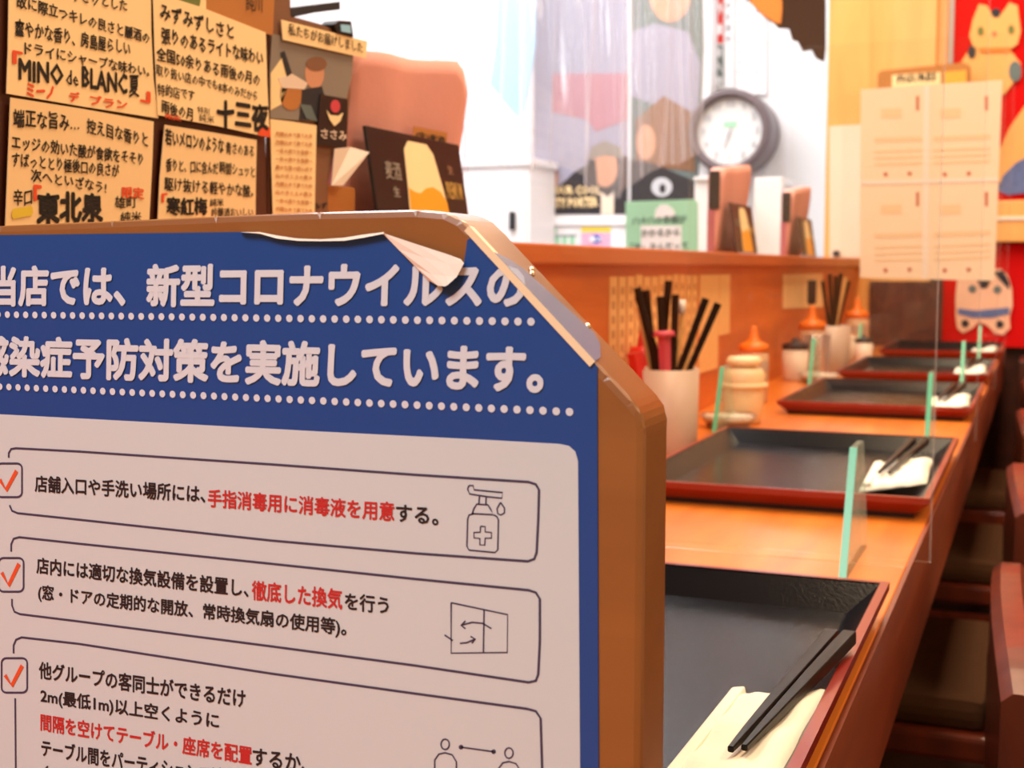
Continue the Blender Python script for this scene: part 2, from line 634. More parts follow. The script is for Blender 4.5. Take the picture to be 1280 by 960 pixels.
nap_lab = ['cream folded napkin with black chopsticks across it, nearest the camera',
           'cream folded napkin on the second tray from the camera',
           'cream folded napkin on the third tray from the camera',
           'cream folded napkin on the fourth tray, small and blurred',
           'cream folded napkin on the farthest tray by the red curtain']
chop_lab = ['black lacquered chopstick on the nearest napkin, %s of the pair',
            'dark chopstick on the second tray, %s of the pair',
            'dark chopstick on the third tray, %s of the pair',
            'dark chopstick on the fourth tray, %s of the pair',
            'dark chopstick on the farthest tray, %s of the pair']
nap_pos = [(-.1065, .512, -.02), (-.120, 1.27, .04), (-.118, 1.98, .03), (-.118, 2.60, .03), (-.118, 3.26, .0)]
NP = make_napkin()
def make_chop():
    t = thing('chopstick', 'x', 'chopstick')
    bm = bmesh.new()
    secs = [(0, .0013), (.03, .0019), (.12, .0030), (.18, .0034), (.205, .0034)]
    rings = []
    for d, r in secs:
        rings.append([bm.verts.new((sx * r, d, sz * r)) for sx, sz in ((-1, -1), (1, -1), (1, 1), (-1, 1))])
    for a, b in zip(rings, rings[1:]):
        for i in range(4): bm.faces.new((a[i], a[(i + 1) % 4], b[(i + 1) % 4], b[i]))
    bm.faces.new(rings[0])
    bm.faces.new(rings[-1])
    bmesh.ops.bevel(bm, geom=bm.edges[:], offset=.0005, segments=1, affect='EDGES')
    fin('shaft', bm, 'chop', t, world=False)
    return t
CH = make_chop()
for i, (x, y, rz) in enumerate(nap_pos):
    if i == 0:
        NP.location = (x, y, CZ + .0095); NP.rotation_euler.y = -.20; NP.rotation_euler.z = rz; NP.scale = (.82, 1, 1); NP['label'] = nap_lab[0]
    else:
        copy_tree(NP, None, (x, y, CZ + .0100), nap_lab[i], rz).scale = (1, 1, 1)
    for k in (0, 1):
        c = CH if (i, k) == (0, 0) else copy_tree(CH)
        if i == 0:
            p = at_z(913, 937, CZ + .0215) if k == 0 else at_z(930, 935, CZ + .0220)
            q = at_z(1040, 794, CZ + .0255) if k == 0 else at_z(1062, 796, CZ + .0265)
        else:
            p = Vector((x - .012 + .009 * k, y - .050, CZ + .0205))
            q = Vector((x + .000 + .013 * k, y + .150, CZ + .0255))
        d = (q - p).normalized()
        c.location = p
        c.scale = (1, (q - p).length / .205 if i == 0 else 1, 1)
        c.rotation_euler = (math.asin(d.z), 0, -math.atan2(d.x, d.y))
        c['label'] = chop_lab[i] % ('counter side' if k == 0 else 'aisle side')
        c['category'] = 'chopstick'
        c['group'] = 'chopsticks on the trays'

# ------------------------------------------------------------------ clear screens between the seats
def make_screen():
    t = thing('clear_partition', 'x', 'partition', (0, 0, CZ), 'clear acrylic screens between the seats')
    x0, x1, h = -.420, -.064, .60
    box('pane', (x0, -.0015, .004), (x1 - .0012, .0015, h), 'acrylic', t, world=False)
    box('edge', (x1 - .0012, -.0015, .004), (x1, .0015, h), 'edge', t, world=False)
    for xf in (-.370, -.117):
        bm = bmesh.new()
        pr = [(-.060, 0), (.060, 0), (.020, .085), (-.018, .085)]
        add_prism(bm, [Vector((xf - .0015, y, z)) for y, z in pr], (.0045, 0, 0))
        f = fin('foot', bm, 'acfoot', t, world=False)
        bm = bmesh.new()
        a, b = Vector((xf + .0008, -.060, 0)), Vector((xf + .0008, -.018, .085))
        add_prism(bm, [a + Vector((-.0026, 0, 0)), a + Vector((.0026, 0, 0)), b + Vector((.0026, 0, 0)), b + Vector((-.0026, 0, 0))], (0, -.0016, 0))
        g = fin('foot_edge', bm, 'greenedge', t, world=False)
        g.parent = f
    return t

scr_lab = ['tall clear acrylic screen on green-edged feet between first and second trays',
           'tall clear acrylic screen between second and third trays, its foot beside the jars',
           'clear acrylic screen carrying the taped four-part menu sheet',
           'farthest clear acrylic screen, before the last tray']
SC = None
for i, y in enumerate((.930, 1.62, 2.335, 2.985)):
    if SC is None:
        SC = make_screen(); SC.location = (0, y, CZ); SC['label'] = scr_lab[0]
    else:
        copy_tree(SC, None, (0, y, CZ), scr_lab[i])

# ------------------------------------------------------------------ foreground board with the poster
YB = .345
PB = PL('y', YB)
bd = thing('poster_board', 'thick orange-brown wooden board with clipped corners standing in the foreground', 'board', (-.235, YB + .013, CZ))
outl = [(-130, 290), (0, 282), (140, 276), (270, 270), (400, 265), (520, 262), (556, 265), (575, 274), (592, 291), (640, 343), (700, 407), (760, 470), (790, 502), (801, 517), (805, 536)]
pts = [at_y(u, v, YB) for u, v in outl]
xr = pts[-1].x
bot = CZ + .0005
pts += [Vector((xr, YB, bot)), Vector((pts[0].x - .01, YB, bot)), Vector((pts[0].x - .01, YB, pts[0].z - .03))]
bm = bmesh.new()
add_prism(bm, pts, (0, .026, 0), .0022)
fin('panel', bm, 'board', bd, smooth=False)

po = thing('poster', 'blue and white infection-prevention notice with a peeling top corner on the board', 'poster', (-.235, YB - .0004, .82))
o1 = .0005
sheet('blue_sheet', PB, [(-60, 296), (0, 294), (310, 290), (345, 297), (400, 301), (440, 297), (478, 292), (500, 314), (520, 336), (548, 356), (572, 345),
      (581, 328), (585, 300), (592, 296), (640, 346), (700, 409), (747, 458), (749, 1000), (750, 1160), (-60, 1120)], o1, .0004, 'blue', po)
sheet('white_panel', PB, [(-55, 514)] + [(0, 517.5), (200, 528), (400, 539), (600, 549), (700, 554.5), (712, 557), (720, 564), (723.5, 576)] + [(727, 1110), (-55, 1080)], o1 + .0002, .0001, 'panel', po)
# torn curl: white back of the sheet folded forward
def P(u, v, lift): return at_y(u, v, YB - o1 - lift)
bm = bmesh.new()
rows = [[(478, 291, .0008), (520, 305, .0010), (560, 318, .0012), (576, 324, .0014)],
        [(497, 311, .0008), (530, 322, .0016), (560, 330, .0020), (580, 329, .0020)],
        [(519, 333, .0010), (540, 343, .0026), (558, 345, .0030), (571, 346, .0028)],
        [(535, 350, .0014), (547, 357, .0036), (556, 358, .0040), (560, 356, .0040)]]
V = [[bm.verts.new(P(*p)) for p in r] for r in rows]
for a, b in zip(V, V[1:]):
    for i in range(3): bm.faces.new((a[i], a[i + 1], b[i + 1], b[i]))
tag(fin('folded_corner', bm, 'paperback', po), 'white back of the torn top edge curling forward')
bm = bmesh.new()
lip = [(300, 290), (325, 290), (345, 294), (372, 298), (400, 299), (430, 297), (455, 293), (480, 290)]
wds = [0, 2, 4, 3, 2.5, 4, 4, 2]
A = [bm.verts.new(P(u, v, .0004)) for u, v in lip]
B = [bm.verts.new(P(u, v + k, .0022)) for (u, v), k in zip(lip, wds)]
for i in range(len(A) - 1): bm.faces.new((A[i], A[i + 1], B[i + 1], B[i]))
tag(fin('curled_edge', bm, 'paperback', po, smooth=True), 'white curled strip along the top edge')
# film folded round the clipped corner of the board
F1, F2 = at_y(588, 287, YB), at_y(801, 517, YB)
dg = (F2 - F1)
nn = Vector((-dg.z, 0, dg.x)).normalized()
if nn.z < 0: nn = -nn
def C(s, t, up=.0006): return F1 + dg * s + Vector((0, t, 0)) + nn * up
bm = bmesh.new()
add_prism(bm, [C(.14, -.001), C(.18, .006), C(.23, .0095), (C(.34, .0125)), C(.50, .0165), C(.60, .0185), C(.66, .0150), C(.72, .006), C(.735, -.001)], nn * .0004)
tag(fin('folded_film', bm, 'film', po), 'blue-grey film folded over the clipped edge')
bm = bmesh.new()
add_prism(bm, [C(-.01, -.0012, .0009), C(.0, .0012, .0009), C(.71, .0012, .0009), C(.735, -.0012, .0009)], -nn * .0022)
tag(fin('cream_edge', bm, 'cream', po), 'pale glossy fold line of the film')
for s, t in ((.26, .0135), (.235, .0165), (.56, .0195)):  # tiny steel beads added as the glints on the folded film
    bm = bmesh.new()
    bmesh.ops.create_icosphere(bm, subdivisions=2, radius=.0011)
    for v in bm.verts: v.co += C(s, t, .0006)
    fin('pin', bm, 'steel', po, smooth=True)

t2 = o1 + .0003
text('当店では、新型コロナウイルスの', PB, -8, 381, 655, 384, 47, 'white', po, .040, t2, 3)
text('感染症予防対策を実施しています。', PB, -23, 468, 678, 490, 47, 'white', po, .040, t2, 3)
def dots(u0, v0, u1, v1, n, name='dotted_line'):
    a, b = PB(u0, v0), PB(u1, v1)
    bm = bmesh.new()
    for i in range(n):
        c = a.lerp(b, i / (n - 1)) + PB.n * t2
        vs = [bm.verts.new(c + Vector((math.cos(q * PI / 6) * .00118, 0, math.sin(q * PI / 6) * .00118))) for q in range(12)]
        bm.faces.new(vs)
    return fin(name, bm, 'white', po)
dots(0, 393, 665, 402, 50)
dots(2, 483, 713, 514.5, 53)

def rline(pts): return pts
tk = 2.2
stroke('box_outline', PB, [[(13, 572), (13, 566), (16, 561), (22, 560), (100, 564), (340, 580), (520, 593), (662, 602), (671, 605), (675, 612), (674, 650), (672, 690), (669, 698), (661, 701),
       (520, 691), (340, 675), (100, 649), (24, 641), (17, 638), (14, 631)]], tk, t2, 'ink', po)
stroke('box_outline', PB, [[(16, 689), (16, 680), (19, 673), (26, 671), (100, 679), (340, 704), (520, 723), (662, 737), (671, 740), (676, 748), (676, 800), (674, 842), (671, 850), (662, 852),
       (520, 831), (340, 807), (100, 776), (27, 767), (20, 764), (17, 756), (17, 748)]], tk, t2, 'ink', po)
stroke('box_outline', PB, [[(19, 816), (19, 806), (22, 799), (29, 796), (100, 804), (340, 841), (520, 866), (660, 885), (671, 888), (677, 897), (680, 1000)], [(21, 872), (22, 1000)]], tk, t2, 'ink', po)
def rbox(u0, v0, u1, v1, r=6):
    p = []
    for cx, cy, a in ((u1 - r, v0 + r, -PI / 2), (u1 - r, v1 - r, 0), (u0 + r, v1 - r, PI / 2), (u0 + r, v0 + r, PI)):
        p += [(cx + r * math.cos(a + k * PI / 8), cy + r * math.sin(a + k * PI / 8)) for k in range(5)]
    return p
for (u0, v0, u1, v1), ck in (((-2, 579, 29.5, 621), [(2, 599), (10, 612), (23, 588)]),
                             ((0.5, 697, 31.5, 739), [(4.5, 715), (13, 731), (26, 704)]),
                             ((4, 822, 36, 865), [(8.5, 843), (17, 856), (30, 831)])):
    stroke('check_box', PB, [rbox(u0, v0, u1, v1)], tk, t2, 'ink', po, True)
    stroke('check_mark', PB, [ck], 4.2, t2 + .0001, 'inkor', po)
b1 = .025
text('店舗入口や手洗い場所には、', PB, 46, 614, 258, 628, 20, 'inkb', po, b1, t2)
text('手指消毒用に消毒液を用意', PB, 262, 633, 494, 651, 22, 'inkr', po, b1, t2)
text('する。', PB, 497, 651, 549, 656, 21, 'inkb', po, b1, t2)
text('店内には適切な換気設備を設置し、', PB, 48, 716, 312, 746, 20, 'inkb', po, b1, t2)
text('徹底した換気', PB, 317, 749, 429, 761, 24, 'inkr', po, b1, t2)
text('を行う', PB, 433, 761, 487, 767, 21, 'inkb', po, b1, t2)
text('(窓・ドアの定期的な開放、常時換気扇の使用等)。', PB, 50, 751, 434, 797, 21, 'inkb', po, b1, t2)
text('他グループの客同士ができるだけ', PB, 51, 847, 308, 884, 21, 'inkb', po, b1, t2)
text('2m(最低1m)以上空くように', PB, 53, 880, 275, 913, 21, 'inkb', po, b1, t2)
text('間隔を空けてテーブル・座席を配置', PB, 53, 912, 316, 955, 21, 'inkr', po, b1, t2)
text('するか、', PB, 318, 955, 385, 965, 21, 'inkb', po, b1, t2)
text('テーブル間をパーティションで遮蔽する', PB, 54, 944, 330, 990, 21, 'inkb', po, b1, t2)
text('(', PB, 57, 976, 62, 977, 20, 'inkb', po, b1, t2)
# pictograms
def q(x, y): return (340 + x / 2.286, 540 + y / 2.286)
stroke('pump_bottle_icon', PB, [[q(580, 232), q(566, 236), q(562, 248), q(560, 325), q(566, 336), q(640, 343), q(648, 335), q(650, 250), q(645, 240), q(636, 235)],
       [q(575, 232), q(580, 218), q(588, 205), q(620, 207), q(628, 220), q(635, 235), q(575, 232)], [q(594, 205), q(596, 182)], [q(614, 206), q(615, 184)],
       [q(566, 152), q(562, 162), q(568, 176), q(620, 184), q(660, 188), q(662, 172), q(580, 164), q(578, 152), q(566, 152)],
       [q(656, 200), q(646, 218), q(648, 232), q(657, 236), q(667, 230), q(667, 216), q(656, 200)],
       [q(599, 268), q(612, 269), q(612, 284), q(630, 286), q(630, 302), q(612, 302), q(611, 322), q(597, 321), q(597, 303), q(580, 301), q(580, 286), q(598, 285), q(599, 268)]], 2.0, t2, 'ink', po)
stroke('window_icon', PB, [[q(515, 486), q(515, 630), q(675, 628), q(676, 520), q(515, 486)], [q(609, 506), q(607, 628)], [q(630, 560), q(605, 545), q(575, 542), q(545, 550)],
       [q(556, 538), q(543, 551), q(556, 560)], [q(496, 578), q(520, 594)], [q(540, 602), q(560, 600), q(583, 590)], [q(570, 582), q(584, 590), q(574, 602)]], 2.0, t2, 'ink', po)
def person(cx, cy):
    return [[q(cx + 12 * math.cos(a * PI / 6), cy + 15 * math.sin(a * PI / 6)) for a in range(13)],
            [q(cx - 30, cy + 120), q(cx - 30, cy + 45), q(cx - 18, cy + 28), q(cx, cy + 24), q(cx + 20, cy + 30), q(cx + 32, cy + 50), q(cx + 32, cy + 120)]]
stroke('people_icon', PB, person(498, 890) + person(680, 915) + [[q(543, 898), q(636, 911)]], 2.0, t2, 'ink', po)
for c in (q(543, 898), q(636, 911)):
    sheet('people_icon_dot', PB, ell(c[0], c[1], 3, 3, 10), t2, .0001, 'ink', po)

# ------------------------------------------------------------------ handwritten notes above the ledge
XN = -.470
PN = PL('x', XN)
y0n, y1n = .40, at_x(334, 60, XN).y
nb = thing('note_board', 'dark wooden board behind the four handwritten sake notes', 'board', (XN - .01, .55, LT))
bm = bmesh.new()
add_box(bm, (XN - .016, y0n, LT - .0208), (XN - .0022, y1n, LT + .36), .001)
fin('backboard', bm, 'notewood', nb)

def note(label, outline, lines, mt='note', off=.0012):
    c = PN(*outline[0])
    t = thing('handwritten_note', label, 'note', (XN, c.y, c.z), 'handwritten sake notes')
    bm = bmesh.new()
    add_prism(bm, [PN(*p) + PN.n * off for p in outline], PN.n * -.0005)
    fin('paper', bm, mt, t)
    for (s, x0, v0, x1, v1, h, mk, bo) in lines:
        text(s, PN, x0, v0, x1, v1, h, mk, t, bo, off + .0003, 1, .035)
    return t

mk, mr = 'marker', 'markerr'
note('top near note with black MINO de BLANC writing and red marks',
     [(10, -70), (8, 60), (6, 117), (100, 133), (196, 148), (190, 100), (187, 40), (186, -60)],
     [('香り高くすっきりとした', 20, -12, 156, 15, 17, mk, .02), ('故に際立つキレの良さと麗酒の', 18, 9, 184, 55, 17, mk, .02),
      ('爽やかな香り、房島屋らしい', 16, 44, 160, 70, 20, mk, .02), ('ドライにシャープな味わい。', 28, 68, 184, 97, 16, mk, .02),
      ('MINO', 21, 99, 76, 107, 26, mk, .03), ('de', 80, 106, 95, 108, 18, mk, .01), ('BLANC', 100, 109, 156, 118, 25, mk, .03), ('夏', 159, 120, 171, 122, 27, mk, .02),
      ('ミーノ', 31, 120, 64, 124, 16, mr, .04), ('デ', 84, 127, 96, 128, 12, mr, .04), ('ブラン', 110, 131, 156, 137, 12, mr, .03), ('「', 14, 79, 24, 80, 15, mr, .05), ('」', 174, 126, 184, 128, 13, mr, .05)])
note('top far note ending in bold black characters for thirteenth night',
     [(188, -10), (250, 10), (329, 41), (331, 110), (334, 172), (270, 158), (194, 144), (190, 60)],
     [('みずみずしさと', 196, 24, 288, 50, 20, mk, .025), ('張りのあるライトな味わい', 198, 54, 325, 82, 20, mk, .025),
      ('全国50余りある雨後の月の', 192, 76, 321, 108, 18, mk, .02), ('取り扱い店の中でも8本のみだから', 191, 94, 318, 127, 14, mk, .01),
      ('特約店です', 193, 119, 239, 127, 15, mk, .01), ('雨後の月', 198, 141, 237, 151, 16, mk, .02), ('特別', 243, 142, 258, 144, 9, mk, .0), ('純米', 245, 152, 264, 155, 10, mk, .0),
      ('十三夜', 268, 158, 331, 163, 34, mk, .045), ('限定', 203, 148, 222, 152, 6, mr, .02), ('ー', 320, 166, 333, 168, 5, mr, .08)], 'note', .0020)
note('bottom near note with large black characters for a northeastern sake',
     [(11, 122), (100, 136), (190, 152), (188, 210), (183, 300), (4, 300)],
     [('端正な旨み…', 14, 158, 96, 164, 22, mk, .02), ('控え目な香りと', 106, 166, 182, 184, 18, mk, .02), ('エッジの効いた酸が食欲をそそり', 12, 186, 176, 207, 18, mk, .02),
      ('すぱっととり極後口の良さが', 12, 208, 146, 222, 18, mk, .02), ('次へといざなう!', 36, 226, 130, 242, 16, mk, .02),
      ('辛口', 14, 257, 37, 256, 20, mk, .015), ('東北泉', 44, 279, 125, 277, 38, mk, .045), ('雄町', 141, 260, 168, 260, 15, mk, .01), ('純米', 148, 278, 174, 277, 13, mk, .01),
      ('限定', 150, 247, 177, 249, 14, mr, .03), ('「', 40, 250, 48, 250, 18, mr, .05), ('ー', 14, 270, 36, 266, 5, 'markery', .08)], 'note2')
note('bottom far note with black characters for winter red plum',
     [(204, 156), (260, 165), (319, 175), (318, 220), (317, 300), (194, 300), (198, 220)],
     [('若いメロンのような', 204, 181, 277, 192, 20, mk, .025), ('青さのある', 280, 192, 315, 197, 15, mk, .01), ('香りと、口に含んだ', 205, 214, 270, 218, 16, mk, .02), ('瞬間シュッと', 272, 217, 316, 222, 15, mk, .01),
      ('駆け抜ける軽やかな酸。', 203, 238, 314, 247, 17, mk, .015), ('寒紅梅', 206, 269, 256, 269, 22, mk, .035), ('純米', 260, 258, 277, 258, 10, mk, .01), ('吟醸酒おいしい', 262, 272, 314, 271, 12, mk, .01), ('「', 200, 252, 206, 252, 10, mr, .05)], 'note2')
t = thing('yellow_note', 'corner of a yellow note tucked above the handwritten notes', 'note', PN(210, -5))
sheet('paper', PN, [(190, -60), (256, -50), (256, 13), (210, 2), (190, -8)], .0010, .0004, 'note', t)
sheet('green_mark', PN, [(206, -14), (250, -8), (247, 8), (212, -2)], .0014, .0002, 'catgreen', t)
t = thing('kraft_sheet', 'brown kraft paper sheet pinned high behind the notes', 'paper', PN(300, 10))
sheet('paper', PN, [(257, -70), (345, -70), (340, 44), (330, 42), (257, 12)], .0006, .0004, 'kraft', t)
text('純川', PN, 306, 14, 326, 16, 22, 'marker', t, 0, .0012, 1)

# photo collage beyond the notes
PC = PL('x', -.472)
t = thing('photo_collage', 'photo of growers with pasted text strip beside the handwritten notes', 'photo', PC(380, 160))
sheet('backing', PC, [(337, -60), (362, -60), (363, 20), (400, 30), (437, 45), (438, 120), (432, 185), (418, 190), (410, 230), (410, 290), (337, 290)], .0, .003, 'pbrown', t)
sheet('photo', PC, [(338, 42), (440, 68), (438, 95), (431, 125), (430, 150), (395, 152), (336, 148), (335, 100)], .0012, .0006, 'pgrey', t)
sheet('sky_patch', PC, [(336, 92), (352, 70), (362, 95), (350, 130), (336, 138)], .0015, .0002, 'note', t)
sheet('grower_face', PC, ell(391, 92, 12, 19), .0015, .0002, 'skin', t)
sheet('grower_cap', PC, ell(393, 80, 13, 9), .0017, .0002, 'pbrown', t)
sheet('grower_body', PC, [(375, 112), (400, 108), (412, 150), (372, 150)], .00155, .0002, 'pdark', t)
sheet('second_grower', PC, ell(362, 118, 15, 20), .0015, .0002, 'kraft', t)
sheet('second_grower_hat', PC, [(345, 98), (362, 92), (382, 104), (378, 112), (350, 110)], .0017, .0002, 'whitec', t)
sheet('dark_leaf', PC, [(348, 66), (353, 64), (362, 92), (356, 96)], .0018, .0002, 'pdark', t)
sheet('bottle_shape', PC, [(372, 130), (386, 132), (394, 152), (380, 148)], .0018, .0002, 'pgreen', t)
t = thing('caption_strip', 'long cream paper strip with black caption above the growers photo', 'label', PC(400, 50))
sheet('strip', PC, [(347, 25), (455, 52), (453, 73), (349, 50)], .0030, .0006, 'note', t)
text('私たちがお届けしました', PC, 355, 44, 448, 67, 15, 'marker', t, .01, .0036, 1)
t = thing('rice_ball_sticker', 'black square sticker with a pictured dish over white characters', 'sticker', PC(412, 150))
sheet('square', PC, [(397, 118), (431, 124), (430, 185), (392, 181)], .0024, .0004, 'card', t)
sheet('rice_cup', PC, [(404, 138), (408, 150), (414, 158), (421, 152), (425, 141), (419, 145), (409, 144)], .0028, .0002, 'foam', t)
sheet('topping', PC, ell(415, 133, 6, 8), .0028, .0002, 'rose_h', t)
text('ささみ', PC, 397, 173, 429, 176, 12, 'whitec', t, .02, .0028, 1)
t = thing('text_sheet', 'narrow cream sheet of small print hanging under the growers photo', 'paper', PC(362, 210))
sheet('paper', PC, [(334, 149), (360, 152), (392, 157), (389, 290), (338, 290)], .0024, .0004, 'note', t)
random.seed(3)
for k in range(11):
    v = 166 + k * 10.4
    text(random.choice(['豊かな里の田んぼで', '丹精込めて育てた米', '手間ひまをかけて', '山の水と土の恵み', '一年の実りを皆様へ']), PC, 340, v + 4, 386, v + 7, 5.5, 'stripink', t, .02, .0029, 1, name='print_line')
t = thing('brown_box', 'small orange-brown carton behind the pink menu stand', 'box', PC(420, 245))
c0, c1 = PC(390, 228), PC(447, 240)
bm = bmesh.new()
add_box(bm, (-.50, c0.y, LT), (-.474, c1.y, c0.z), .001)
fin('carton', bm, 'kraft', t)
text('みず', PC, 392, 262, 408, 261, 8, 'marker', t, .02, .0004, 1)
t = thing('folded_leaflet', 'white paper triangle folded out beside the black sticker', 'paper', PC(425, 200))
bm = bmesh.new()
add_prism(bm, [PC(414, 186) + Vector((.003, 0, 0)), PC(432, 184) + Vector((.004, 0, 0)), PC(444, 191) + Vector((.012, 0, 0)), PC(420, 232) + Vector((.006, 0, 0)), PC(410, 232) + Vector((.003, 0, 0))], (-.0005, 0, 0))
fin('paper', bm, 'whitec', t)
t = thing('binder_clip', 'black clip with a pale blue tab on top of the photo', 'clip', PC(422, 38))
sheet('clip_body', PC, [(412, 31), (418, 26), (433, 27), (436, 47), (416, 42)], .004, .012, 'black', t)
sheet('clip_tab', PC, [(419, 31), (431, 32), (432, 42), (420, 40)], .0046, .0005, 'lightblue', t)
t = thing('dark_bar', 'dark flat bar jutting out at the top of the photo board', 'bar', PC(390, 15))
bm = bmesh.new()
add_prism(bm, [PC(362, 10), PC(425, 2), PC(425, 12), PC(392, 16), (PC(364, 22))], (-.02, 0, 0))
fin('bar', bm, 'pdark', t)

# ------------------------------------------------------------------ pink menu stands on the ledge
def make_stand():
    t = thing('menu_stand', 'x', 'menu stand', (0, 0, LT), 'pink menu stands on the ledge')
    # local: x towards the diner, y along the ledge, z up; origin at near lower corner
    Wd, H = .205, .150
    def prof(z):  # front face x
        return .030 - .016 * max(0, (1 - z / H)) ** 1.2
    bm = bmesh.new()
    ny, nz = 14, 12
    F, Bk = {}, {}
    for j in range(ny + 1):
        s = j / ny
        top = .136 + .020 * s - .026 * max(0, (s - .84) / .16) ** 2 + .0008 * math.sin(s * 9)
        if s < .06: top -= .010 * (1 - s / .06)
        for k in range(nz + 1):
            z = top * k / nz
            bow = .004 * math.sin(s * 9) * (k / nz)
            F[j, k] = bm.verts.new((prof(z) + bow, s * (Wd - .012 * (1 - k / nz)), z))
            Bk[j, k] = bm.verts.new((.004 + bow, s * (Wd - .012 * (1 - k / nz)), z))
    for j in range(ny):
        for k in range(nz):
            bm.faces.new((F[j, k], F[j + 1, k], F[j + 1, k + 1], F[j, k + 1]))
            bm.faces.new((Bk[j, k], Bk[j, k + 1], Bk[j + 1, k + 1], Bk[j + 1, k]))
        bm.faces.new((F[j, nz], F[j + 1, nz], Bk[j + 1, nz], Bk[j, nz]))
        bm.faces.new((F[j, 0], Bk[j, 0], Bk[j + 1, 0], F[j + 1, 0]))
    for k in range(nz):
        bm.faces.new((F[0, k], F[0, k + 1], Bk[0, k + 1], Bk[0, k]))
        bm.faces.new((F[ny, k], Bk[ny, k], Bk[ny, k + 1], F[ny, k + 1]))
    fin('cover', bm, 'pink', t, smooth=True, world=False)
    bm = bmesh.new()
    add_box(bm, (.006, -.004, .070), (.024, .0005, .132), .003)
    fin('end_cap', bm, 'card', t, world=False)
    bm = bmesh.new()
    add_box(bm, (.004, -.003, 0), (.016, .0005, .070), .001)
    fin('end_strip', bm, 'magenta', t, world=False)
    return t

def make_beer_card():
    t = thing('beer_card', 'x', 'card', (0, 0, LT), 'black beer cards against the menu stands')
    # leaning card: bottom at x .034, top at x .016, height .1
    B0, T0 = Vector((.046, 0, .001)), Vector((.0335, 0, .0815))
    L = .166
    up = (T0 - B0)
    n = Vector((up.z, 0, -up.x)).normalized()
    def K(a, b, o=0): return B0 + Vector((0, a * L, 0)) + up * b + n * o
    bm = bmesh.new()
    add_prism(bm, [K(0, 0), K(1, 0), K(1, 1), K(0, 1)], n * .003, .0005)
    fin('board', bm, 'card', t, world=False)
    def art(name, poly, mt, o=.0034):
        bm = bmesh.new()
        add_prism(bm, [K(a, b, o) for a, b in poly], n * .0003)
        return fin(name, bm, mt, t, world=False)
    art('beer_glass', [(.30, .02), (.78, .02), (.72, .5), (.66, .84), (.60, .93), (.40, .93), (.345, .84), (.33, .5)], 'foam')
    art('beer', [(.315, .02), (.765, .02), (.74, .36), (.68, .46), (.60, .50), (.52, .48), (.45, .42), (.39, .43), (.335, .46)], 'beer', .0037)
    for s, a0, a1, b0, b1, mtt in (('麦酒', .12, .28, .52, .70, 'pgrey'), ('生', .17, .24, .36, .46, 'pgrey'), ('PREMIUM', .76, .95, .40, .58, 'gold'), ('生', .80, .88, .66, .76, 'pbrown')):
        c = bpy.data.curves.new('lettering', 'FONT'); c.body = s; c.resolution_u = 1; c.offset = .02
        o = bpy.data.objects.new('lettering', c); COL.objects.link(o); bpy.context.view_layer.update()
        me = bpy.data.meshes.new_from_object(o); bpy.data.objects.remove(o)
        X = [v.co.x for v in me.vertices]; Y = [v.co.y for v in me.vertices]
        for v in me.vertices:
            v.co = K(a0 + (a1 - a0) * (v.co.x - min(X)) / (max(X) - min(X)), b0 + (b1 - b0) * (v.co.y - min(Y)) / (max(Y) - min(Y)), .0036)
        me.materials.clear(); me.materials.append(M[mtt])
        ob = bpy.data.objects.new('lettering', me); COL.objects.link(ob); ob.parent = t
    return t

ST, BC = make_stand(), make_beer_card()
XS = -.505
near = at_x(437, 60, -.478).y
for i, (y, w) in enumerate(((near, 'nearest'), (at_x(903, 200, -.478).y, 'middle'), (at_x(991, 228, -.478).y, 'far'))):
    sl = ['pink cloth-covered menu stand nearest the camera, beside the growers photo',
          'middle pink menu stand on the ledge, in front of the wall clock',
          'farthest pink menu stand on the ledge, near the wooden column'][i]
    bl = ['black beer card leaning on the nearest pink menu stand',
          'black beer card leaning on the middle pink menu stand',
          'black beer card leaning on the farthest pink menu stand'][i]
    if i == 0:
        ST.location = (XS, y, LT); ST['label'] = sl
        BC.location = (XS, y + .006, LT); BC['label'] = bl
    else:
        copy_tree(ST, None, (XS, y, LT), sl)
        copy_tree(BC, None, (XS, y + .018, LT), bl)
PK = PL('x', -.476)
t = thing('name_tag', 'small kraft tag on the pink stand above the beer card', 'tag', PK(535, 172))
sheet('tag', PK, [(514, 158), (556, 166), (554, 186), (512, 178)], .0025, .0006, 'kraft', t)
text('(生)麦酒', PK, 516, 173, 552, 180, 9, 'marker', t, .02, .0032, 1)

# ------------------------------------------------------------------ menu strips and papers on the counter wall
XW = -.46
PW = PL('x', XW)
t = thing('menu_strip_board', 'row of narrow paper menu strips pinned under the ledge behind the chopstick cup', 'menu', PW(830, 400))
ya, yb = at_x(761, 345, XW).y, at_x(872, 345, XW).y
n = 12
random.seed(5)
for k in range(n):
    a = ya + (yb - ya) * k / n
    b = a + (yb - ya) / n * .84
    zt = .93 - .008 - random.random() * .003
    zb = .93 - .150 - random.random() * .010
    s = box('paper_strip', (XW + .0003, a, zb), (XW + .0012, b, zt), 'strip', t)
    bm = bmesh.new()
    for j in range(7):
        zz = zt - .012 - j * .017
        add_box(bm, (XW + .0012, a + (b - a) * .28, zz - .009), (XW + .0014, b - (b - a) * .28, zz))
    g = fin('column_lettering', bm, 'stripink', s)
yc, yd = at_x(874, 345, XW).y, at_x(898, 345, XW).y
box('wide_paper', (XW + .0003, yc, .93 - .155), (XW + .0012, yd, .93 - .010), 'strip', t)
t = thing('pinned_paper', 'plain tan paper pinned beside the row of menu strips', 'paper', (XW, yd, .85))
box('paper', (XW + .0003, yd + .004, .93 - .105), (XW + .0012, at_x(912, 345, XW).y, .93 - .010), 'strip', t)
t = thing('pale_wall_paper', 'pale blank paper pinned on the wall above the middle condiments', 'paper', PW(1000, 360))
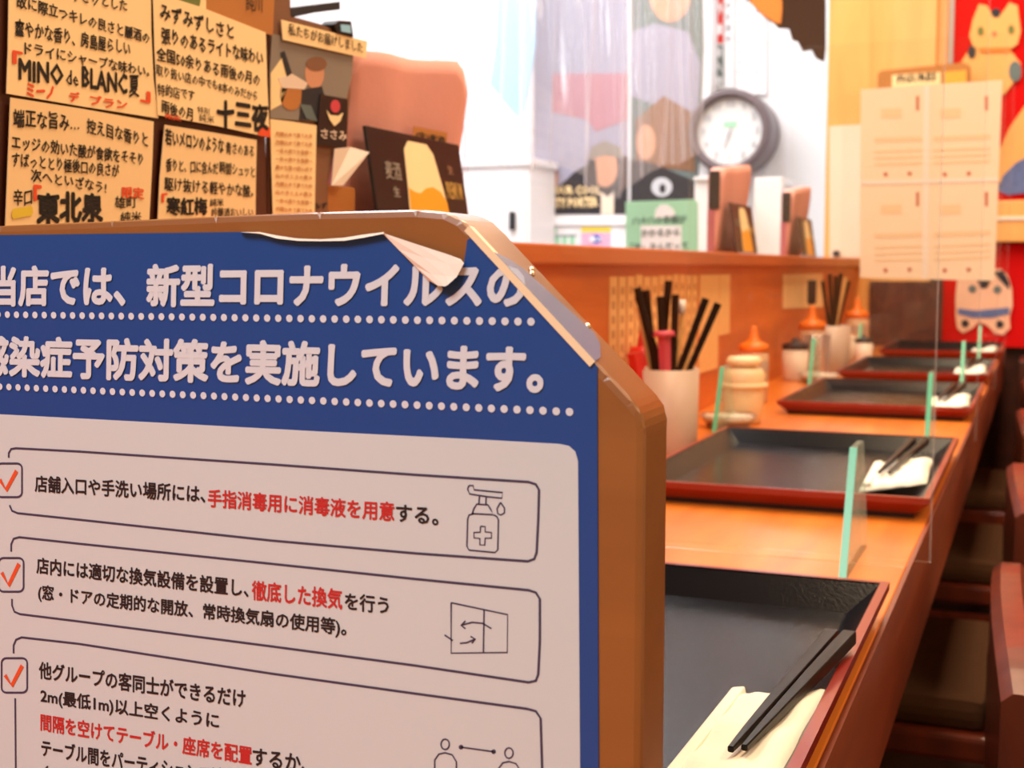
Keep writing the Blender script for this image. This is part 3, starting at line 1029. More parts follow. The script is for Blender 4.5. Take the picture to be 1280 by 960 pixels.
sheet('paper', PW, [(978, 343), (1028, 342), (1028, 384), (978, 386)], .0012, .0008, 'note2', t)

# ------------------------------------------------------------------ condiments on the counter
def cz(u, v): 
    p = at_z(u, v, CZ)
    return p
def make_cup(h=.102, r=.034, label='x'):
    t = thing('chopstick_cup', label, 'cup', (0, 0, CZ), 'beige cups of chopsticks')
    lathe('body', [(0, 0), (r * .95, 0), (r * .97, .002), (r, h), (r - .003, h), (r - .005, .006), (0, .006)], 'cup', t, 28)
    return t
def stick(cup, label, dx0, dy0, dx1, dy1, L, r, mt, cat='chopstick', group='sticks in the near cup', tip=None):
    base = cup.location
    p = base + Vector((dx0, dy0, .008))
    e = Vector((dx1, dy1, 0)) - Vector((dx0, dy0, 0))
    zz = math.sqrt(max(.0001, L * L - e.length ** 2))
    qv = base + Vector((dx1, dy1, .008 + zz))
    t = thing(cat.replace(' ', '_'), label, cat, p, group)
    bm = bmesh.new()
    add_rod(bm, Vector((0, 0, 0)), qv - p, r * .6, r, 6)
    fin('shaft', bm, mt, t, world=False)
    if tip:
        bm = bmesh.new()
        d = (qv - p)
        add_rod(bm, d, d * (1 + tip[1] / L), r * 1.6, r * 1.3, 10)
        fin('tip', bm, tip[0], t, smooth=True, world=False)
    return t

c1 = make_cup(.095, .036, 'beige cylindrical cup of black chopsticks just beyond the poster board')
c1.location = Vector((-.392, 1.425, CZ))
rt = Vector((.925, .38))   # direction to the right in the picture
def off(a, b): return (rt.x * a, rt.y * a - 0 * b)
S1 = [(-.022, -.034, .185, 'chop', 'black chopstick leaning left at the back of the near cup'),
      (-.014, -.042, .178, 'chop', 'black chopstick leaning far left in the near cup'),
      (-.010, -.018, .178, 'chop', 'black chopstick in the middle left of the near cup'),
      (-.004, -.008, .170, 'chop', 'short black chopstick in the middle of the near cup'),
      (.002, .000, .172, 'chop', 'thick black chopstick just above the rose handle'),
      (.010, .008, .188, 'chop', 'tallest upright black chopstick in the near cup'),
      (.014, .044, .178, 'chop', 'black chopstick leaning right in the near cup'),
      (.012, .049, .176, 'chop', 'black chopstick leaning farthest right in the near cup'),
      (-.006, -.026, .160, 'bamboo', 'pale bamboo stick leaning left in the near cup'),
      (.012, .018, .138, 'bamboo', 'bamboo stick standing right in the near cup'),
      (.015, .023, .134, 'bamboo', 'yellow bamboo stick at the right of the near cup')]
for k, (a, b, L, mt, lb) in enumerate(S1):
    dd = .010 * math.sin(k * 2.1)
    stick(c1, lb, rt.x * -b * .35 + dd, rt.y * -b * .35 - .010, rt.x * b + dd, rt.y * b - .006 + .004 * (k % 3), L, .0050 if mt == 'chop' else .0034, mt, 'chopstick' if mt == 'chop' else 'bamboo stick')
stick(c1, 'thick rose-red handled tool standing in the near cup', .004, -.012, .0, -.016, .125, .0085, 'rose_h', 'spatula', tip=('rose_h', .006))
stick(c1, 'bright red plastic pick at the left of the near cup', -.012, -.018, -.032, -.026, .108, .0100, 'redp', 'pick')
stick(c1, 'white-tipped swab stick standing above the near cup', .006, .002, .014, .008, .150, .0026, 'bamboo', 'swab', tip=('whitec', .016))
t = thing('red_dispenser', 'red pointed bottle standing behind the near chopstick cup', 'bottle', (-.436, 1.475, CZ))
lathe('body', [(0, 0), (.017, 0), (.018, .004), (.018, .108), (.015, .116), (0, .118)], 'redp', t, 20)
lathe('nozzle', [(.008, .116), (.007, .124), (.0025, .148), (0, .149)], 'redp', t, 14)

def jar(name, label, loc, s=1.0):
    t = thing(name, label, 'jar', loc, 'cream lidded jars')
    lathe('body', [(0, 0), (.022 * s, 0), (.024 * s, .003), (.0275 * s, .020), (.0285 * s, .040 * s), (.026 * s, .050 * s)], 'cream_c', t)
    lathe('rim', [(.026 * s, .048 * s), (.033 * s, .049 * s), (.033 * s, .0535 * s), (.027 * s, .055 * s)], 'cream_c', t)
    lathe('lid', [(.028 * s, .0545 * s), (.0285 * s, .066 * s), (.024 * s, .074 * s), (.012 * s, .077 * s), (0, .077 * s)], 'cream_c', t)
    lathe('knob', [(.010 * s, .075 * s), (.0235 * s, .080 * s), (.0245 * s, .085 * s), (.020 * s, .090 * s), (0, .091 * s)], 'cream_c', t)
    return t
p = cz(925, 530)
jar('condiment_jar', 'cream ceramic jar with stacked round lid behind the salt dish', (p.x, p.y + .02, CZ), 1.0)

def grains(bm, cx, cy, z, r, n, s):
    for _ in range(n):
        a, d = random.random() * 2 * PI, r * math.sqrt(random.random())
        x, y, q_ = cx + d * math.cos(a), cy + d * math.sin(a), s * (.6 + random.random() * .8)
        add_box(bm, (x - q_, y - q_, z), (x + q_, y + q_, z + q_ * 1.6))
def dish(label, loc, s=1.0):
    t = thing('salt_dish', label, 'dish', loc, 'glass dishes of white grains')
    lathe('bowl', [(0, 0), (.026 * s, 0), (.028 * s, .004), (.036 * s, .016 * s), (.034 * s, .017 * s), (.026 * s, .007), (0, .006)], 'glass', t)
    lathe('base', [(0, .0008), (.0262 * s, .0008), (.0272 * s, .004), (.0255 * s, .0065), (0, .0065)], 'pbrown', t)
    random.seed(int(loc[1] * 100))
    bm = bmesh.new()
    grains(bm, 0, 0, .0125 * s, .031 * s, 130, .0016)
    lathe('grain_bed', [(0, .0065), (.026 * s, .0075), (.032 * s, .0128 * s), (.02 * s, .0148 * s), (0, .015 * s)], 'salt', t)
    tag(fin('white_grains', bm, 'salt', t, world=False), kind='stuff')
    return t
p = cz(910, 534)
dish('shallow glass dish of white grains in front of the cream jar', (p.x, p.y, CZ), 1.05)

def bottle(label, loc, s=1.0):
    t = thing('squeeze_bottle', label, 'bottle', loc, 'milky squeeze bottles with orange caps')
    lathe('body', [(0, 0), (.022 * s, 0), (.024 * s, .003), (.024 * s, .075 * s), (.021 * s, .082 * s), (0, .083 * s)], 'bottle', t)
    lathe('collar', [(.021 * s, .080 * s), (.0235 * s, .081 * s), (.0235 * s, .092 * s), (.014 * s, .096 * s), (0, .097 * s)], 'orange', t)
    lathe('nozzle', [(.013 * s, .095 * s), (.007 * s, .104 * s), (.005 * s, .118 * s), (.004 * s, .122 * s), (0, .122 * s)], 'orange', t, 16)
    lathe('label_band', [(.0243 * s, .050 * s), (.0244 * s, .051 * s), (.0244 * s, .066 * s), (.0243 * s, .067 * s)], 'cup', t)
    return t
def lay(u, v, Y):
    """where the ray through a pixel meets the counter depth Y, dropped to the counter top"""
    q_ = at_y(u, v, Y)
    return (q_.x, Y, CZ)
bottle('orange-capped squeeze bottle behind the cream jar', lay(942, 440, 2.00), .98)
# middle group
def mug(label, loc, s=1.0):
    t = thing('lidded_mug', label, 'mug', loc, 'pale lidded mugs')
    lathe('body', [(0, 0), (.021 * s, 0), (.023 * s, .003), (.024 * s, .058 * s), (.022 * s, .058 * s), (.021 * s, .052 * s), (0, .052 * s)], 'whitec', t)
    lathe('lid', [(.0235 * s, .0582 * s), (.0255 * s, .062 * s), (.024 * s, .068 * s), (.008 * s, .072 * s), (.005 * s, .079 * s), (0, .080 * s)], 'pdark', t)
    return t
mug('pale mug with a dark lid beside the wall in the middle group', lay(994, 450, 2.42), 1.0)
bottle('orange-capped squeeze bottle in the middle group, before the chopsticks', lay(1015, 420, 2.55), 1.12)
dish('glass dish of white grains in the middle group', lay(1024, 475, 2.38), 1.05)
t = thing('glass_tumbler', 'clear drinking glass behind the middle dish of grains', 'glass', lay(1021, 440, 2.455))
lathe('bowl', [(0, 0), (.022, 0), (.0265, .085), (.0250, .085), (.0205, .004), (0, .004)], 'glass', t)
c2 = copy_tree(c1, None, lay(1040, 440, 2.62), 'beige cup of dark chopsticks in the middle group')
for k, (a, b, L) in enumerate(((-.02, -.022, .178), (-.008, -.008, .190), (.0, .004, .186), (.0, .014, .192), (.0, .024, .186), (.0, .030, .180))):
    stick(c2, 'dark chopstick %s in the middle group cup' % ['leaning farthest left', 'left of centre', 'at the centre', 'right of centre', 'leaning right', 'leaning farthest right'][k],
          -rt.x * b * .3, -rt.y * b * .3, rt.x * b, rt.y * b, L, .0045, 'chop' if k != 4 else 'bamboo', 'chopstick', 'sticks in the middle cup')
t = thing('spoon', 'black-handled spoon standing behind the middle squeeze bottle', 'spoon', lay(1013, 420, 2.70))
bm = bmesh.new(); add_rod(bm, (0, 0, .0), (0, 0, .140), .003, .004, 8); fin('shaft', bm, 'bamboo', t, world=False)
bm = bmesh.new(); add_box(bm, (-.008, -.005, .135), (.010, .005, .185), .003); fin('handle', bm, 'black', t, world=False)
# far group
bottle('orange-capped squeeze bottle in the far group by the wooden column', lay(1071, 420, 3.10), 1.15)
t = thing('white_lidded_pot', 'small white pot beside the far squeeze bottle', 'pot', lay(1056, 430, 2.95))
lathe('body', [(0, 0), (.022, 0), (.024, .003), (.025, .05), (.023, .051), (0, .051)], 'whitec', t)
lathe('lid', [(.0255, .0512), (.026, .055), (.012, .060), (0, .060)], 'whitec', t)
mug('pale mug with a dark lid in the far group', lay(1080, 430, 2.90), .8)
dish('glass dish of white grains in the far group', (-.40, 3.2, CZ), 1.1)

# ------------------------------------------------------------------ menu sheet taped to the third screen
YM = 2.328
PM = PL('y', YM)
t = thing('menu_sheet', 'large pale four-part menu sheet taped to a clear screen near the red cloth', 'menu', PM(1160, 230))
sheet('paper', PM, [(1076, 112), (1160, 106), (1253, 100), (1248, 230), (1243, 351), (1160, 349), (1075, 347)], .0006, .0008, 'menu', t)
def mline(u0, v0, u1, v1, wv, mt): sheet('print_line', PM, [(u0, v0), (u1, v1), (u1, v1 + wv), (u0, v0 + wv)], .0010, .0002, mt, t)
for cx0, cx1 in ((1093, 1152), (1167, 1238)):
    for base in (112, 232):
        for dv, wv in ((60, 6), (76, 3), (84, 3), (92, 3)):
            mline(cx0, base + dv - .02 * (cx0 - 1093), cx1, base + dv - .03 * (cx1 - 1093), wv, 'menuink')
        mline(cx0 + 8, base + 24, cx0 + 34, base + 23, 12, 'menuink')
        sheet('seal', PM, rect(cx1 - 7, base + 8, cx1 - 3, base + 26), .0010, .0002, 'menuink2', t)
        sheet('mark', PM, ell(cx0 + 14, base + 106, 3, 3, 8), .0010, .0002, 'menuink2', t)
        sheet('mark', PM, ell(cx0 + 44, base + 105, 3, 3, 8), .0010, .0002, 'menuink2', t)
sheet('gutter', PM, [(1155, 108), (1162, 107), (1160, 349), (1153, 349)], .0010, .0002, 'whitec', t)
sheet('gutter', PM, [(1076, 226), (1248, 222), (1248, 227), (1076, 231)], .0014, .0002, 'whitec', t)
# board with a lettered strip behind it
PQ = PL('y', 3.55)
t = thing('hanging_board', 'tan board with a small lettered strip showing above the menu sheet', 'board', PQ(1150, 100))
sheet('board', PQ, [(1097, 92), (1103, 88), (1205, 78), (1212, 82), (1212, 200), (1097, 210)], .0, .050, 'kraft', t)
sheet('strip', PQ, [(1115, 94), (1176, 90), (1176, 108), (1115, 112)], .002, .001, 'note', t)
text('FIGURES', PQ, 1122, 104, 1170, 100, 9, 'marker', t, .03, .003, 1)
sheet('yellow_label', PQ, [(1180, 90), (1208, 88), (1208, 104), (1180, 106)], .002, .001, 'beer', t)
t = thing('knob', 'small dark knob on the column moulding above the tan board', 'knob', at_y(1163, 78, 3.612))
bm = bmesh.new()
bmesh.ops.create_icosphere(bm, subdivisions=2, radius=.010)
fin('ball', bm, 'pbrown', t, smooth=True, world=False)

# pale sheet in place of a clear pane's reflection on the lower column
PCc = PL('y', 3.60)
t = thing('column_sheen', 'tall pale sheet standing in for a reflection on the lower wooden column', 'sheet', PCc(1050, 240))
sheet('film', PCc, [(1037, 158), (1098, 154), (1098, 322), (1037, 322)], .003, .001, 'whitec', t)
t = thing('column_socket', 'small dark fitting at the foot of the pale column sheet', 'fitting', PCc(1046, 318))
sheet('plate', PCc, ell(1046, 317, 5, 4, 10), .012, .006, 'pdark', t)

# ------------------------------------------------------------------ red cloths with printed figures
YR = 3.640
PR = PL('y', YR)
t = thing('red_banner', 'upper red cloth banner with a printed cream lucky cat', 'banner', PR(1240, 100))
bm = bmesh.new()
nx = 40
tl, br = PR(1190, -60), PR(1190, 268)
for s in (0, 1):
    pass
cols = []
for i in range(nx + 1):
    x = tl.x + (1.1) * i / nx
    yy = YR + .006 * math.sin(i * .9) * min(1, i / 8)
    cols.append([bm.verts.new((x, yy, 1.9)), bm.verts.new((x, yy, br.z)), bm.verts.new((x, yy + .002, br.z)), bm.verts.new((x, yy + .002, 1.9))])
for a, b in zip(cols, cols[1:]):
    for i in range(4): bm.faces.new((a[i], b[i], b[(i + 1) % 4], a[(i + 1) % 4]))
bm.faces.new(cols[0]); bm.faces.new(cols[-1])
fin('cloth', bm, 'redcloth', t)
def pr(name, pts, mt, o=.010): sheet(name, PR, pts, o, .0006, mt, t)
pr('cat_body', [(1212, 62), (1262, 62), (1276, 80), (1270, 100), (1256, 118), (1236, 126), (1196, 126), (1190, 96), (1202, 78)], 'catcream')
pr('cat_head', [(1212, 46), (1216, 26), (1224, 6), (1234, 8), (1240, 18), (1252, 18), (1262, 4), (1272, 8), (1276, 40), (1272, 56), (1258, 66), (1228, 66), (1216, 58)], 'catcream', .0115)
pr('cat_patch', ell(1245, 17, 6, 6, 12), 'pdark', .013)
pr('cat_eye', ell(1226, 40, 4, 6, 12), 'catgreen', .013)
pr('cat_eye', ell(1264, 38, 4, 6, 12), 'catgreen', .013)
pr('cat_nose', ell(1243, 43, 3, 3, 10), 'menuink2', .013)
pr('cat_collar', [(1224, 61), (1264, 60), (1262, 66), (1226, 67)], 'orangec', .013)
pr('cat_spot', ell(1215, 66, 5, 8, 12), 'pdark', .013)
pr('cat_spot', ell(1269, 90, 8, 13, 12), 'pgreen', .013)
pr('second_cat_body', [(1262, 160), (1290, 120), (1300, 240), (1250, 240), (1244, 200)], 'catcream')
pr('second_cat_bib', [(1246, 238), (1254, 220), (1270, 204), (1292, 192), (1296, 240), (1260, 244)], 'bibblue', .0115)
t = thing('wooden_rail', 'pale orange wooden rail with a white top line between the red cloths', 'rail', PR(1260, 290))
z0, z1 = PR(1250, 303).z, PR(1250, 252).z
box('rail_board', (PR(1190, 280).x, YR - .060, z0), (1.2, YR - .016, z1), 'column', t, .004)
box('rail_line', (PR(1190, 280).x, YR - .064, (z0 + z1) / 2 + .002), (1.2, YR - .060, (z0 + z1) / 2 + .012), 'whitec', t, .001)
t = thing('red_noren', 'lower red cloth with a printed papier-mache dog over the counter end', 'banner', PR(1230, 380))
za, zb = PR(1185, 305).z, PR(1185, 432).z
bm = bmesh.new()
x0, x1 = PR(1178, 380).x, .55
cols = []
for i in range(31):
    x = x0 + (x1 - x0) * i / 30
    yy = YR - .014 + .004 * math.sin(i * .8) * min(1, max(0, i - 8) / 8)
    cols.append([bm.verts.new((x, yy, za)), bm.verts.new((x, yy, zb)), bm.verts.new((x, yy + .002, zb)), bm.verts.new((x, yy + .002, za))])
for a, b in zip(cols, cols[1:]):
    for i in range(4): bm.faces.new((a[i], b[i], b[(i + 1) % 4], a[(i + 1) % 4]))
bm.faces.new(cols[0]); bm.faces.new(cols[-1])
fin('cloth', bm, 'redcloth', t)
def pr2(name, pts, mt, o=.022): sheet(name, PR, pts, o, .0006, mt, t)
pr2('dog_shape', [(1197, 350), (1204, 342), (1216, 346), (1232, 342), (1240, 336), (1252, 336), (1260, 344), (1265, 360), (1266, 382), (1262, 396), (1263, 410), (1254, 418), (1244, 416), (1234, 406), (1224, 402),
     (1216, 410), (1204, 416), (1197, 410), (1195, 396), (1195, 370)], 'dogcream')
pr2('dog_ear', [(1242, 340), (1254, 338), (1262, 352), (1262, 362), (1252, 352)], 'pdark', .0235)
pr2('dog_brow', [(1222, 350), (1240, 348), (1234, 360), (1226, 360)], 'pdark', .0235)
pr2('dog_eye', ell(1216, 361, 5, 5, 12), 'pgreen', .0235)
pr2('dog_eye', ell(1247, 362, 5, 5, 12), 'pgreen', .0235)
pr2('dog_bib', [(1198, 385), (1220, 388), (1262, 384), (1262, 392), (1240, 397), (1216, 397), (1198, 392)], 'bibblue', .0235)
pr2('dog_paw', ell(1207, 404, 5, 5, 12), 'pdark', .0235)
pr2('dog_paw', ell(1250, 405, 5, 5, 12), 'pdark', .0235)

# dark cupboard beyond the counter end
t = thing('dark_cabinet', 'dark wooden cabinet standing past the counter end under the red cloth', 'cabinet', (.3, 3.5, 0))
box('body', (-.04, 3.40, 0), (.7, 3.625, .70), 'dark', t, .004)
for k in range(2):
    d_ = box('door', (-.03 + k * .36, 3.388, .06), (.32 + k * .36, 3.400, .66), 'dark', t, .003)
    rod('handle', (.28 + k * .10, 3.375, .38), (.28 + k * .10, 3.375, .46), .005, .005, 'grey_metal', d_, 8, world=True)

# ------------------------------------------------------------------ chairs tucked under the counter
def make_chair():
    t = thing('counter_chair', 'x', 'chair', (0, 0, 0), 'wooden chairs tucked under the counter')
    # local origin: floor under the backrest centre; seat reaches towards -x
    for y in (-.17, .17):
        bm = bmesh.new()
        add_prism(bm, [Vector((-.005, y - .016, 0)), Vector((.030, y - .016, 0)), Vector((.030, y + .016, 0)), Vector((-.005, y + .016, 0))], (-.006, 0, .60), .003)
        fin('leg', bm, 'chair', t, world=False)
        box('leg', (-.395, y - .016, 0), (-.362, y + .016, .41), 'chair', t, .003, world=False)
        box('side_stretcher', (-.365, y - .009, .17), (-.003, y + .009, .20), 'chair', t, .002, world=False)
    for x in (-.378, .012):
        box('stretcher', (x - .009, -.155, .25), (x + .009, .155, .28), 'chair', t, .002, world=False)
    box('seat_frame', (-.40, -.19, .395), (.026, .19, .425), 'chair', t, .006, world=False)
    box('cushion', (-.385, -.175, .425), (-.015, .175, .462), 'cushion', t, .014, world=False)
    bm = bmesh.new()
    nn_ = 10
    A = []
    for j in range(nn_ + 1):
        s = j / nn_ * 2 - 1
        y = s * .186
        xb = .004 * s * s + (-.008) * s
        ztop = .683 - .010 * abs(s) ** 3
        A.append([bm.verts.new((xb - .006, y, .56)), bm.verts.new((xb + .022, y, .56)), bm.verts.new((xb + .024, y, ztop - .006)), bm.verts.new((xb + .017, y, ztop)), bm.verts.new((xb + .002, y, ztop)), bm.verts.new((xb - .005, y, ztop - .006))])
    for a, b in zip(A, A[1:]):
        for i in range(6): bm.faces.new((a[i], b[i], b[(i + 1) % 6], a[(i + 1) % 6]))
    bm.faces.new(A[0]); bm.faces.new(A[-1])
    fin('backrest', bm, 'chair', t, world=False)
    box('back_rail', (-.004, -.17, .47), (.016, .17, .51), 'chair', t, .003, world=False)
    return t
CHR = make_chair()
chl = ['reddish wooden chair nearest the camera, tucked beside the counter edge', 'second wooden chair from the camera under the counter',
       'third wooden chair from the camera under the counter', 'farthest wooden chair under the counter, by the dark cabinet']
for i, y in enumerate((1.0, 1.62, 2.32, 3.0)):
    if i == 0:
        CHR.location = (-.020, y, 0); CHR['label'] = chl[0]
    else:
        copy_tree(CHR, None, (-.022, y, 0), chl[i])

# ------------------------------------------------------------------ kitchen beyond the ledge
def kbox(u0, v0, u1, v1, Y, D, zlow=None):
    a, b = at_y(u0, v0, Y), at_y(u1, v1, Y)
    return (a.x, Y, b.z if zlow is None else zlow), (b.x, Y + D, a.z)
t = thing('white_cupboard', 'white kitchen cupboard with a small dark handle behind the pink stand', 'cupboard', (-1.8, 4.0, 0))
lo, hi = kbox(500, 212, 662, 340, 3.85, .235, 0)
box('body', lo, hi, 'kwhite', t, .004)
box('top_board', (lo[0] - .01, lo[1] - .02, hi[2]), (hi[0] + .01, hi[1], hi[2] + .025), 'kwhite', t, .004)
d1 = box('door', (lo[0] + .02, 3.832, .1), (lo[0] + (hi[0] - lo[0]) * .42, 3.85, hi[2] - .03), 'kwhite', t, .004)
d2 = box('door', (lo[0] + (hi[0] - lo[0]) * .43, 3.832, .1), (hi[0] - .01, 3.85, hi[2] - .03), 'kwhite', t, .004)
hp = at_y(641, 276, 3.825)
bm = bmesh.new(); add_box(bm, (hp.x - .009, 3.81, hp.z - .030), (hp.x + .009, 3.832, hp.z + .030), .006); tag(fin('handle', bm, 'pdark', d2), 'dark oval handle')

t = thing('notice_panel', 'tall white panel on the kitchen wall carrying two film posters and notices', 'panel', (-1.4, 4.15, 0))
lo, hi = kbox(667, -60, 884, 400, 4.10, .098, 0)
box('body', lo, (hi[0], hi[1], 2.2), 'kwhite', t, .01)
PF = PL('y', 4.10)
sheet('door_seam', PF, [(668, 270), (788, 269), (788, 281), (668, 282)], .012, .012, 'kwhite', t)
def pgroup(name, label, cat, u, v): return thing(name, label, cat, PF(u, v))
t = pgroup('film_poster', 'dark poster with a capped man and pale block lettering on the kitchen panel', 'poster', 725, 200)
def kp(name, pts, mt, o): sheet(name, PF, pts, o, .001, mt, t)
kp('paper', rect(667, -60, 785, 268), 'lav', .003)
kp('pink_block', [(690, 92), (785, 92), (785, 150), (745, 165), (735, 150), (690, 140)], 'rose', .0045)
kp('dark_base', [(667, 236), (700, 232), (720, 214), (736, 205), (785, 195), (785, 268), (667, 268)], 'pdark', .0045)
kp('left_face', ell(684, 222, 14, 20), 'skin', .005)
kp('left_coat', [(667, 240), (682, 236), (700, 240), (708, 268), (667, 268)], 'pdark', .006)
kp('right_face', ell(757, 210, 16, 24), 'skin', .006)
kp('right_cap', [(736, 200), (740, 184), (757, 176), (776, 184), (780, 198), (758, 194)], 'pgrey', .007)
kp('hair', [(736, 200), (745, 200), (748, 236), (736, 215)], 'pdark', .0075)
kp('collar', [(752, 240), (760, 246), (768, 240), (768, 268), (752, 268)], 'whitec', .0072)
text('OUR COOL', PF, 694, 243, 752, 243, 10, 'note', t, .03, .009, 1)
text('MONTY PORTER', PF, 673, 260, 748, 258, 11, 'note', t, .04, .009, 1)
t = pgroup('film_poster', 'grey green poster with a large face at the top, beside the clock', 'poster', 835, 120)
kp('paper', [(789, -60), (878, -60), (880, 60), (872, 252), (789, 252)], 'pgreen', .003)
kp('top_face', ell(838, -6, 26, 34), 'skin', .0045)
kp('coat', [(789, 40), (820, 30), (860, 40), (876, 80), (872, 150), (789, 120)], 'lav', .0045)
kp('brown_figure', [(795, 150), (830, 120), (865, 140), (870, 215), (795, 205)], 'pbrown', .005)
kp('small_face', ell(808, 178, 12, 22), 'skin', .006)
kp('dark_base', [(789, 200), (820, 205), (872, 228), (872, 252), (789, 252)], 'pdark', .007)
kp('emblem', ell(828, 234, 13, 12), 'kgrey', .008)
kp('emblem_hole', ell(829, 236, 4, 6), 'pdark', .009)
t = pgroup('table_notice', 'white notice with a pale green table under the film poster', 'notice', 697, 297)
kp('paper', rect(672, 284, 722, 340), 'kwhite', .004)
kp('row', rect(674, 286, 697, 291), 'green', .005)
for k in range(5): kp('cell', rect(675 + k * 9.4, 295, 675 + k * 9.4 + 6.5, 330), 'green', .005)
kp('row', rect(674, 293, 721, 295.5), 'kline', .006)
t = pgroup('colour_notice', 'pink and blue notice with a yellow heading on the kitchen panel', 'notice', 745, 297)
kp('paper', rect(724, 282, 775, 340), 'kwhite', .003)
kp('heading', rect(727, 284, 764, 290), 'yellow', .0045)
kp('pink_field', rect(727, 291, 764, 340), 'pinkp', .0045)
kp('blue_title', ell(745, 299, 9, 6), 'bluep', .006)
text('春の', PF, 737, 303, 754, 303, 8, 'kwhite', t, .03, .0075, 1)

# green sign standing behind the ledge
PG = PL('y', 3.2)
t = thing('green_sign', 'pale green sign about rice with a white rice-bowl shape', 'sign', PG(828, 290))
sheet('board', PG, [(782, 252), (868, 249), (872, 254), (872, 400), (782, 400)], .0, .006, 'green', t)
sheet('rice_mound', PG, [(818, 272), (820, 262), (826, 256), (834, 256), (842, 262), (845, 272)], .001, .001, 'kwhite', t)
sheet('bowl_shape', PG, rect(801, 282, 852, 340), .001, .001, 'kwhite', t)
text('八十八の手間が', PG, 791, 281, 858, 279, 10, 'gink', t, .02, .0024, 1)
text('かかるから', PG, 802, 296, 850, 295, 9, 'gink', t, .02, .0024, 1)
text('「米」なんだって', PG, 789, 314, 860, 312, 10, 'gink', t, .02, .0024, 1)
z_ = PG(800, 400).z
box('stand', (PG(790, 300).x, 3.206, .0), (PG(862, 300).x, 3.40, z_ + .02), 'kwhite', t, .004)

# white boxes right of it
t = thing('white_carton', 'white carton standing behind the middle pink menu stand', 'box', (-.78, 3.6, 0))
lo, hi = kbox(868, 226, 897, 400, 3.5, .2, 0)
box('carton', lo, hi, 'kwhite', t, .004)
box('flap', (lo[0], lo[1] - .01, hi[2]), (hi[0], hi[1], hi[2] + .01), 'kwhite', t, .002)
t = thing('white_carton', 'second white carton between the two farther pink menu stands', 'box', (-.7, 3.7, 0))
lo, hi = kbox(943, 222, 974, 400, 3.7, .2, 0)
box('carton', lo, hi, 'kwhite', t, .004)
box('edge_strip', (hi[0], lo[1] - .004, 0), (hi[0] + .012, hi[1], hi[2] - .02), 'kgrey', t, .002)

# clock
PKC = PL('y', 4.07)
cc = PKC(914, 165)
rr = (PKC(968, 165) - cc).length * .97
t = thing('wall_clock', 'round wall clock with thick dark rim and white face', 'clock', cc)
def yl(name, prof, mt, seg=48):
    bm = bmesh.new()
    add_lathe(bm, prof, seg)
    bmesh.ops.rotate(bm, verts=bm.verts, cent=(0, 0, 0), matrix=Matrix.Rotation(PI / 2, 3, 'X'))
    return fin(name, bm, mt, t, smooth=True, world=False)
yl('rim', [(rr * .78, .015), (rr * .80, .040), (rr * .88, .050), (rr * .97, .040), (rr, .015), (rr, -.115), (rr * .78, -.115)], 'clockrim')
yl('face', [(0, .016), (rr * .79, .016)], 'face')
for k in range(12):
    a = PI / 2 - k * PI / 6
    x, z = rr * .65 * math.cos(a), rr * .65 * math.sin(a)
    c = bpy.data.curves.new('lettering', 'FONT'); c.body = str(12 if k == 0 else k); c.size = rr * .22; c.align_x = 'CENTER'; c.align_y = 'CENTER'; c.offset = .002
    o = bpy.data.objects.new('numeral', c); COL.objects.link(o); bpy.context.view_layer.update()
    me = bpy.data.meshes.new_from_object(o); bpy.data.objects.remove(o)
    for v in me.vertices: v.co = Vector((v.co.x + x, -.018, v.co.y + z))
    me.materials.clear(); me.materials.append(M['kgrey'])
    ob = bpy.data.objects.new('numeral', me); COL.objects.link(ob); ob.parent = t
for nm, ang, L, wd in (('hour_hand', math.radians(250), .42, .05), ('minute_hand', math.radians(60), .10, .04)):
    bm = bmesh.new()
    d = Vector((math.cos(ang), 0, math.sin(ang)))
    s = Vector((-d.z, 0, d.x)) * rr * wd / 2
    add_prism(bm, [Vector((0, -.021, 0)) - s, d * rr * L + Vector((0, -.021, 0)) - s * .4, d * rr * L + Vector((0, -.021, 0)) + s * .4, Vector((0, -.021, 0)) + s], (0, -.002, 0))
    fin(nm, bm, 'kline', t, world=False)
bm = bmesh.new(); add_box(bm, (-rr * .16, -.0185, rr * .10), (rr * .16, -.0170, rr * .24)); tag(fin('dial_label', bm, 'green', t, world=False), 'pale green dial mark')

# vertical paper banners and perforated board on the back wall
PV = PL('y', 4.19)
def kv(name, pts, mt, o): return sheet(name, PV, pts, o, .001, mt, t)
t = thing('vertical_banner', 'narrow white vertical banner with small black characters, beside the second film poster', 'banner', PV(882, 50))
kv('paper', rect(873, -70, 892, 120), 'kwhite', .002)
for k, v in enumerate((-28, -2, 27, 52, 70)): text('酒米蔵元味'[k], PV, 880, v + 5, 888, v + 5, 10, 'pdark', t, .02, .004, 1)
t = thing('vertical_banner', 'narrow red vertical banner with white and black characters above the clock', 'banner', PV(898, 50))
kv('paper', rect(893, -70, 905, 110), 'kwhite', .002)
kv('red_field', rect(893.5, -70, 904.5, 54), 'redp', .003)
kv('dark_field', rect(893.5, 56, 904.5, 108), 'pgreen', .003)
for k, v in enumerate((-20, 10, 36)): text('大吟醸'[k], PV, 894.5, v + 8, 903.5, v + 8, 14, 'kwhite', t, .03, .0045, 1)
for k, v in enumerate((64, 82, 100)): text('新入荷'[k], PV, 894.5, v + 8, 903.5, v + 8, 12, 'kwhite', t, .02, .0045, 1)
t = thing('vertical_banner', 'narrow white banner with grey characters, right of the red banner', 'banner', PV(910, 40))
kv('paper', rect(906, -70, 918, 110), 'kwhite', .002)
for k, v in enumerate((-22, -8, 6, 20, 34, 48)): text('本日のお酒中'[k], PV, 908, v + 5, 914, v + 5, 8, 'kline', t, .02, .004, 1)
t = thing('perforated_board', 'white perforated board on the kitchen wall above the clock', 'board', PV(935, 40))
kv('board', rect(920, -70, 958, 118), 'kwhite', .003)
bm = bmesh.new()
